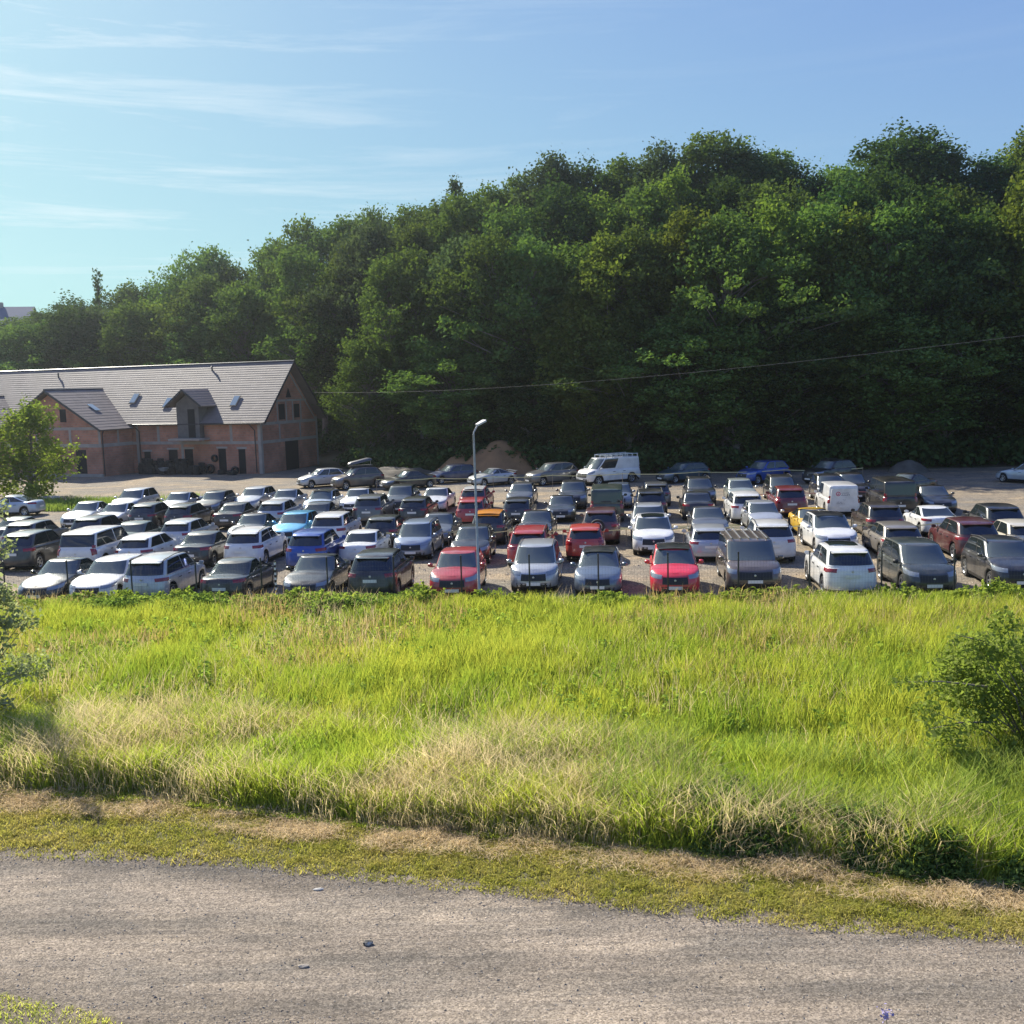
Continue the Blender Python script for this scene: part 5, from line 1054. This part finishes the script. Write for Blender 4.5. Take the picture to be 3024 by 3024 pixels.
mb=MB(); mb.box(-LB,0,0,.3,0,EV+.35).box(-LB,0,DB-.3,DB,0,EV+.35); mb.poly([(0,.3,0),(0,DB-.3,0),(0,DB-.3,EV+.35),(0,MY,RG-.35),(0,.3,EV+.35)],(-.3,0,0)); mb.poly([(-LB,.3,0),(-LB,DB-.3,0),(-LB,DB-.3,EV+.35),(-LB,MY,RG-.35),(-LB,.3,EV+.35)],(.3,0,0)); bpart('wall',mb,m_brk)
def roofslab(nm,quad,m=m_tile,courses=22,par=bd):
    """roof slope built as overlapping tile courses; quad = eave left, eave right, ridge right, ridge left"""
    e0,e1,r1,r0=[Vector(v) for v in quad]; nn=(e1-e0).cross(r0-e0).normalized(); mb=MB()
    if nn.z<0: nn=-nn
    for k in range(courses):
        a,b_=k/courses,(k+1)/courses; A0,A1=e0.lerp(r0,a),e1.lerp(r1,a); B0,B1=e0.lerp(r0,b_),e1.lerp(r1,b_)
        V=[A0+nn*.08,A1+nn*.08,B1+nn*.062,B0+nn*.062,A0-nn*.08,A1-nn*.08,B1-nn*.08,B0-nn*.08]; mb.add(V,[(0,1,2,3),(7,6,5,4),(0,4,5,1),(1,5,6,2),(3,7,4,0)] + ([(2,6,7,3)] if k==courses-1 else []))
    return mb.build(nm,m,par)
rf_=roofslab('roof',[(-LB-.5,-.55,EV-.05),(.9,-.55,EV-.05),(.9,MY,RG),(-LB-.5,MY,RG)],courses=26)
roofslab('roof',[(.9,DB+.55,EV-.05),(-LB-.5,DB+.55,EV-.05),(-LB-.5,MY,RG),(.9,MY,RG)],courses=26)
MB().tube([(-LB-.5,MY,RG+.06),(.92,MY,RG+.06)],.11,8).build('ridge_cap',m_gut,rf_)
for s in(0,1):
    y0,y1=(-.56,MY) if s==0 else (DB+.56,MY); mb=MB(); mb.poly([(.9,y0,EV-.22),(.9,y1,RG-.17),(.9,y1,RG+.06),(.9,y0,EV+.02)],(.05,0,0)); mb.build('verge_board',m_gut,rf_)
# concrete frame on the facades, 3 mm and more proud
fm=MB(); z1,z2=2.95,EV-.25
for z0,z9 in((z1,z1+.30),(z2,z2+.28)): fm.box(-LB+.02,-.01,-.03,.02,z0,z9)
for x in(-.32,-3.6,-7.0,-9.6,-12.5,-15.2,-29,-33,-37,-41,-45): fm.box(x,x+.30,-.028,.022,z1+.302,z2-.002)
for x in(-.32,-9.6,-15.2): fm.box(x,x+.30,-.026,.024,0,z1-.002)
for z0,z9 in((z1,z1+.30),(z2-.1,z2+.2),(7.0,7.22)):
    w=0 if z9<EV+.3 else (z9-EV-.3)/sl*1.06; fm.box(-.02,.03,.1+w,DB-.1-w,z0,z9)
for y in(.0,DB-.30): fm.box(-.02,.032,y,y+.30,0,EV+.2)
for y in(3.2,7.0): fm.box(-.02,.028,y,y+.25,z1+.302,z2-.102)
for y in(3.0,4.6,5.8,7.3): fm.box(-.02,.028,y,y+.2,z2+.202,6.998)
for s in(0,1):
    y0,y1=(.25,MY) if s==0 else (DB-.25,MY); fm.poly([(-.02,y0,EV-.05),(-.02,y1,RG-.65),(-.02,y1,RG-.95),(-.02,y0+(.22 if s==0 else -.22),EV-.05)],(.055,0,0))
fr_=bpart('concrete_frame',fm,m_frm)
def opening(nm,x0,x1,z0,z1_,par=bd,lintel=True,glass=False):
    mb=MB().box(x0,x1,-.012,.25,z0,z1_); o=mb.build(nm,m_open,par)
    if lintel: MB().box(x0-.2,x1+.2,-.034,.0,z1_+.01,z1_+.2).build('lintel',m_frm,o)
    return o
for x0,x1,z0,z9 in((-2.7,-1.9,.0,2.45),(-5.1,-4.2,0,2.5),(-9.2,-8.2,.0,2.45),(-11.2,-10.1,0,2.4),(-14.3,-13.5,.9,2.2)): opening('doorway' if z0<.5 else 'window',x0,x1,z0,z9)
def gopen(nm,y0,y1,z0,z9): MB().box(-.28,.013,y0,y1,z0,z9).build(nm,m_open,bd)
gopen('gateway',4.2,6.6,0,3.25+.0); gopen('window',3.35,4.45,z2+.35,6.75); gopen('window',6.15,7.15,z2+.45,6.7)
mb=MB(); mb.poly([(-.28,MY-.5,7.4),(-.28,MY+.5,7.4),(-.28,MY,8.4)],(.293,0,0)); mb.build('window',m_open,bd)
# front wings with their own gables
def wing(xc_,hw_,pr_,rz_,nm):
    w=empty(nm,(xc_,0,0)); w.parent=bd
    mb=MB(); mb.box(-hw_,hw_,-pr_,-pr_+.3,0,EV-.1); mb.box(-hw_,-hw_+.3,-pr_+.3,0,0,EV-.1); mb.box(hw_-.3,hw_,-pr_+.3,0,0,EV-.1); mb.poly([(-hw_,-pr_,EV-.1),(hw_,-pr_,EV-.1),(0,-pr_,rz_-.35)],(0,.3,0)); mb.build('wall',m_brk,w)
    back=(rz_-EV)/sl+.2; ov=.55
    roofslab('roof',[(hw_+ov,-pr_-.6,EV-.45),(hw_+ov,-.35,EV-.45),(0,back,rz_),(0,-pr_-.6,rz_)],par=w,courses=15)
    roofslab('roof',[(-hw_-ov,-.35,EV-.45),(-hw_-ov,-pr_-.6,EV-.45),(0,-pr_-.6,rz_),(0,back,rz_)],par=w,courses=15)
    MB().tube([(0,-pr_-.62,rz_+.07),(0,back,rz_+.07)],.11,8).build('ridge_cap',m_gut,w)
    for s in(-1,1): mb=MB(); mb.poly([(s*(hw_+ov),-pr_-.6,EV-.6),(0,-pr_-.6,rz_-.17),(0,-pr_-.6,rz_+.05),(s*(hw_+ov),-pr_-.6,EV-.36)],(0,-.05,0)); mb.build('verge_board',m_gut,w)
    f=MB(); f.box(-hw_+.01,hw_-.01,-pr_-.03,-pr_+.02,2.95,3.3); f.box(-hw_+.01,hw_-.01,-pr_-.03,-pr_+.02,EV-.4,EV-.12)
    for x in(-hw_,-hw_*.35,hw_*.35,hw_-.3): f.box(x,x+.3,-pr_-.028,-pr_+.02,3.302,EV-.402)
    f.box(hw_-.02,hw_+.03,-pr_+.0,-.05,2.95,3.3); f.box(hw_-.02,hw_+.03,-pr_,-.05,EV-.45,EV-.2); f.box(hw_-.02,hw_+.028,-2.2,-1.95,3.302,EV-.452)
    f.box(-hw_-.1,hw_+.1,-pr_-.25,-pr_,0,.28); f.build('concrete_frame',m_frm,w)
    for x0,x1,z0,z9 in((hw_-3.3,hw_-2.0,.3,2.7),(hw_-6.2,hw_-5.1,.3,1.9),(-hw_*.5,-hw_*.2,.3,2.6),(1.2,2.0,EV+.4,EV+1.7)): MB().box(x0,x1,-pr_-.012,-pr_+.2,z0,z9).build('window',m_open,w)
    sk=MB(); u=Vector((-hw_-ov,0,rz_-EV+.45)).normalized(); nn=Vector((rz_-EV+.45,0,hw_+ov)).normalized(); q=Vector((hw_*.52,-pr_*.45,lerp(EV-.45,rz_,.523)))+nn*.14; a=u*.62; c2=Vector((0,.35,0)); sk.poly([q-a-c2,q+a-c2,q+a+c2,q-a+c2],nn*.05); sk.build('skylight',m_sky,w)
    MB().tube([(hw_+.12,-pr_+.3,EV-.5),(hw_+.07,-pr_+.15,EV-.9),(hw_+.07,-pr_+.15,.1)],.05,6).build('downpipe',m_gut,w)
    return w
m_sky=mat('skylight_glass',(.30,.38,.42),.08,0,0,1)
wing(-21.9,6.2,4.5,8.7,'wing'); wing(-35.5,5.4,4.5,8.2,'wing')
# dormer over the middle
dm=empty('dormer',(-8.0,0,0)); dm.parent=bd; mb=MB(); mb.box(-1.35,1.35,-.70,.2,EV-1.5,7.1); mb.poly([(-1.35,-.70,7.1),(1.35,-.70,7.1),(0,-.70,8.0)],(0,.25,0)); mb.box(-1.35,-1.15,.2,2.4,EV+.2,7.1); mb.box(1.15,1.35,.2,2.4,EV+.2,7.1); mb.build('wall',mat('dark_concrete',(.17,.155,.145),.9,noise=(1.5,(.12,.11,.105),.35,.65)),dm)
MB().box(-.0,.85,-.715,-.6,EV-1.45,6.5).build('doorway',m_open,dm); MB().box(-1.8,2.0,-1.7,-.033,EV-1.7,EV-1.5).build('balcony_slab',m_frm,dm)
bk_=(8.45-EV)/sl+.1
roofslab('roof',[(2.2,-1.4,6.75),(2.2,(6.75-EV)/sl-.55,6.75),(0,bk_-.5,8.45),(0,-1.4,8.45)],par=dm,courses=7); roofslab('roof',[(-2.2,(6.75-EV)/sl-.55,6.75),(-2.2,-1.4,6.75),(0,-1.4,8.45),(0,bk_-.5,8.45)],par=dm,courses=7)
for s in(-1,1): mb=MB(); mb.poly([(s*2.2,-1.4,6.62),(0,-1.4,8.3),(0,-1.4,8.52),(s*2.2,-1.4,6.86)],(0,-.05,0)); mb.build('verge_board',m_gut,dm)
# skylights, vents, pipes
nR=Vector((0,-(RG-EV),MY+.5)).normalized(); uR=Vector((0,MY+.5,RG-EV)).normalized()
def on_roof(x,f): return Vector((x,lerp(-.55,MY,f),lerp(EV-.05,RG,f)))+nR*.12
for x,f in SKYL:
    q=on_roof(x,f); mb=MB(); a=uR*.72; c2=Vector((.42,0,0)); mb.poly([q-a-c2,q-a+c2,q+a+c2,q+a-c2],nR*.05); o=mb.build('skylight',m_gut,bd)
    mb=MB(); a=uR*.62; c2=Vector((.33,0,0)); q=q+nR*.052; mb.poly([q-a-c2,q-a+c2,q+a+c2,q+a-c2],nR*.01); mb.build('pane',m_sky,o)
for x,f in VENT:
    q=on_roof(x,f)-nR*.1; MB().tube([q,q+Vector((0,0,.42))],.08,8).lathe([(.001,.56),(.13,.45),(.13,.41),(.07,.41)],8,'z',tuple(q)).build('vent_pipe',m_gut,bd)
mb=MB(); mb.tube([(-LB-.4,-.66,EV-.1),(-28.5,-.66,EV-.1)],.07,8).tube([(-15,-.66,EV-.1),(.8,-.66,EV-.1)],.07,8); mb.build('gutter',m_gut,bd)
for x in(-.9,-15.0): MB().tube([(x,-.6,EV-.15),(x+.3,-.12,EV-.8),(x+.3,-.10,.1)],.05,6).build('downpipe',m_gut,bd)
# tyres stacked against the facade
ty0=MB().lathe([(.19,-.10),(.30,-.115),(.335,-.08),(.335,.08),(.30,.115),(.19,.10),(.19,-.10)],14).mesh('tyre',m_rub,True,40)
Rb=Matrix.Rotation(math.radians(-21),4,'Z'); rr=random.Random(12); B0=Vector((-24.5,101,0)); nT=0
for cx_,cn,hh in((-13.3,10,9),(-11.8,9,8),(-10.6,7,6),(-9.2,8,7),(-7.6,9,8),(-6.7,5,5),(-3.3,4,3)):
    for k in range(cn):
        x=cx_+rr.uniform(-.95,.95); y=-rr.uniform(.55,1.6)
        for j in range(rr.randint(1,hh)):
            o=obj('tyre',ty0); p=B0+Rb@Vector((x+rr.uniform(-.06,.06),y+rr.uniform(-.06,.06),.12+.225*j)); o.location=p; o.rotation_euler=(rr.uniform(-.08,.08),rr.uniform(-.08,.08),rr.uniform(0,6)); nT+=1
            tag(o,'worn black tyre in the dark piles along the brick facade','tyre','old tyres piled against the facade')
for x,z,sz,lb in((-5.95,.5,1.15,'big tyre leaning between the two doorways of the brick facade'),(-5.5,1.55,.9,'tyre hanging on the facade above the big leaning tyre'),(-3.0,.34,1,'tyre leaning under the right end of the brick facade')):
    o=obj('tyre',ty0); o.location=B0+Rb@Vector((x,-.35 if z<1 else -.16,z)); o.rotation_euler=(math.radians(80 if z<1 else 90),0,math.radians(-21)); o.scale=(sz*1.25,)*3; tag(o,lb,'tyre')
wr=empty('wheelbarrow',B0+Rb@Vector((-10.1,-2.3,0)),math.radians(-30),'wheelbarrow with a pale rim standing before the tyre piles','wheelbarrow')
mb=MB(); V=[(-.45,-.3,.75),(.45,-.3,.75),(.45,.3,.75),(-.45,.3,.75),(-.25,-.18,.42),(.3,-.18,.42),(.3,.18,.42),(-.25,.18,.42)]; mb.add(V,[(4,5,6,7),(0,1,5,4),(1,2,6,5),(2,3,7,6),(3,0,4,7)]); mb.build('tray',m_galv,wr); MB().lathe([(.06,-.04),(.19,-.05),(.2,0),(.19,.05),(.06,.04)],12,'y').build('wheel',m_rub,wr).location=(.55,0,.2); MB().tube([(.55,.1,.2),(-.3,.25,.5),(-1.0,.28,.7)],.018,5).tube([(.55,-.1,.2),(-.3,-.25,.5),(-1.0,-.28,.7)],.018,5).tube([(-.3,.25,.5),(-.35,.25,0)],.016,5).tube([(-.3,-.25,.5),(-.35,-.25,0)],.016,5).build('frame',m_post,wr)
# far house over the trees at the left edge
fh=empty('far_house',(-89,172,float(hill(np.array(-89.),np.array(172.)))),math.radians(14),'distant house with blue grey roofs over the trees at the left edge','house')
m_br=mat('blue_roof',(.10,.125,.19),.9); m_cw=mat('plaster',(.26,.27,.31),.85); HZ=FHZ
mb=MB(); mb.box(-9,9,0,10,-12,HZ-3); mb.poly([(9,0,HZ-3),(9,10,HZ-3),(9,5,HZ-.4)],(-.3,0,0)); mb.build('wall',m_cw,fh)
r9=MB(); r9.poly([(-9.6,-.6,HZ-3.2),(-9.6,5,HZ),(-9.6,5,HZ+.2),(-9.6,-.6,HZ-3)],(19.2,0,0)); r9.poly([(-9.6,10.6,HZ-3.2),(-9.6,5,HZ),(-9.6,5,HZ+.2),(-9.6,10.6,HZ-3)],(19.2,0,0)); o=r9.build('roof',m_br,fh)
MB().box(-1.5,-.7,4.6,5.4,HZ-.3,HZ+1.0).build('chimney',m_frm,o); MB().box(3,4.6,4.6,5.4,HZ-.3,HZ+.9).build('chimney',m_frm,o)
for x in(-6,-2,3): MB().box(x,x+1.2,-.02,.1,HZ-5.2,HZ-3.8).build('window',m_glass,fh)
# front gable of the house with a steep blue roof
mb=MB(); mb.box(-3.2,3.2,-3,0,-12,HZ-3.6); mb.poly([(-3.2,-3,HZ-3.6),(3.2,-3,HZ-3.6),(0,-3,HZ-.8)],(0,3,0)); mb.build('porch_wall',m_cw,fh)
r9=MB(); r9.poly([(-3.9,-3.5,HZ-4.1),(0,-3.5,HZ-.6),(0,-3.5,HZ-.4),(-3.9,-3.5,HZ-3.9)],(0,7,0)); r9.poly([(3.9,-3.5,HZ-4.1),(0,-3.5,HZ-.6),(0,-3.5,HZ-.4),(3.9,-3.5,HZ-3.9)],(0,7,0)); r9.build('porch_roof',m_br,fh)
# pale block beside the willow
rock('stone_slab',(-36.8,81.5,.12),(1.1,.5,.16),mat('pale_stone'),'pale slab lying at the foot of the weeping tree')
# ================================================================ air
HAZE=.00030  # added volume, scattering shaped to imitate veiling lens glare towards the sun
hz=MB().box(-260,260,-30,330,-1.5,48).mesh('haze',None); mh=bpy.data.materials.new('haze'); mh.use_nodes=True; t=mh.node_tree; t.nodes.clear(); o_=N(t,'ShaderNodeOutputMaterial'); pv=N(t,'ShaderNodeVolumePrincipled',ins={'Density':HAZE,'Color':(.86,.92,1,1),'Anisotropy':.82}); t.links.new(pv.outputs[0],o_.inputs['Volume']); hz.materials.append(mh)
tag(obj('haze',hz),'thin haze added over the whole place to mimic lens glare on the left','haze',kind='stuff')
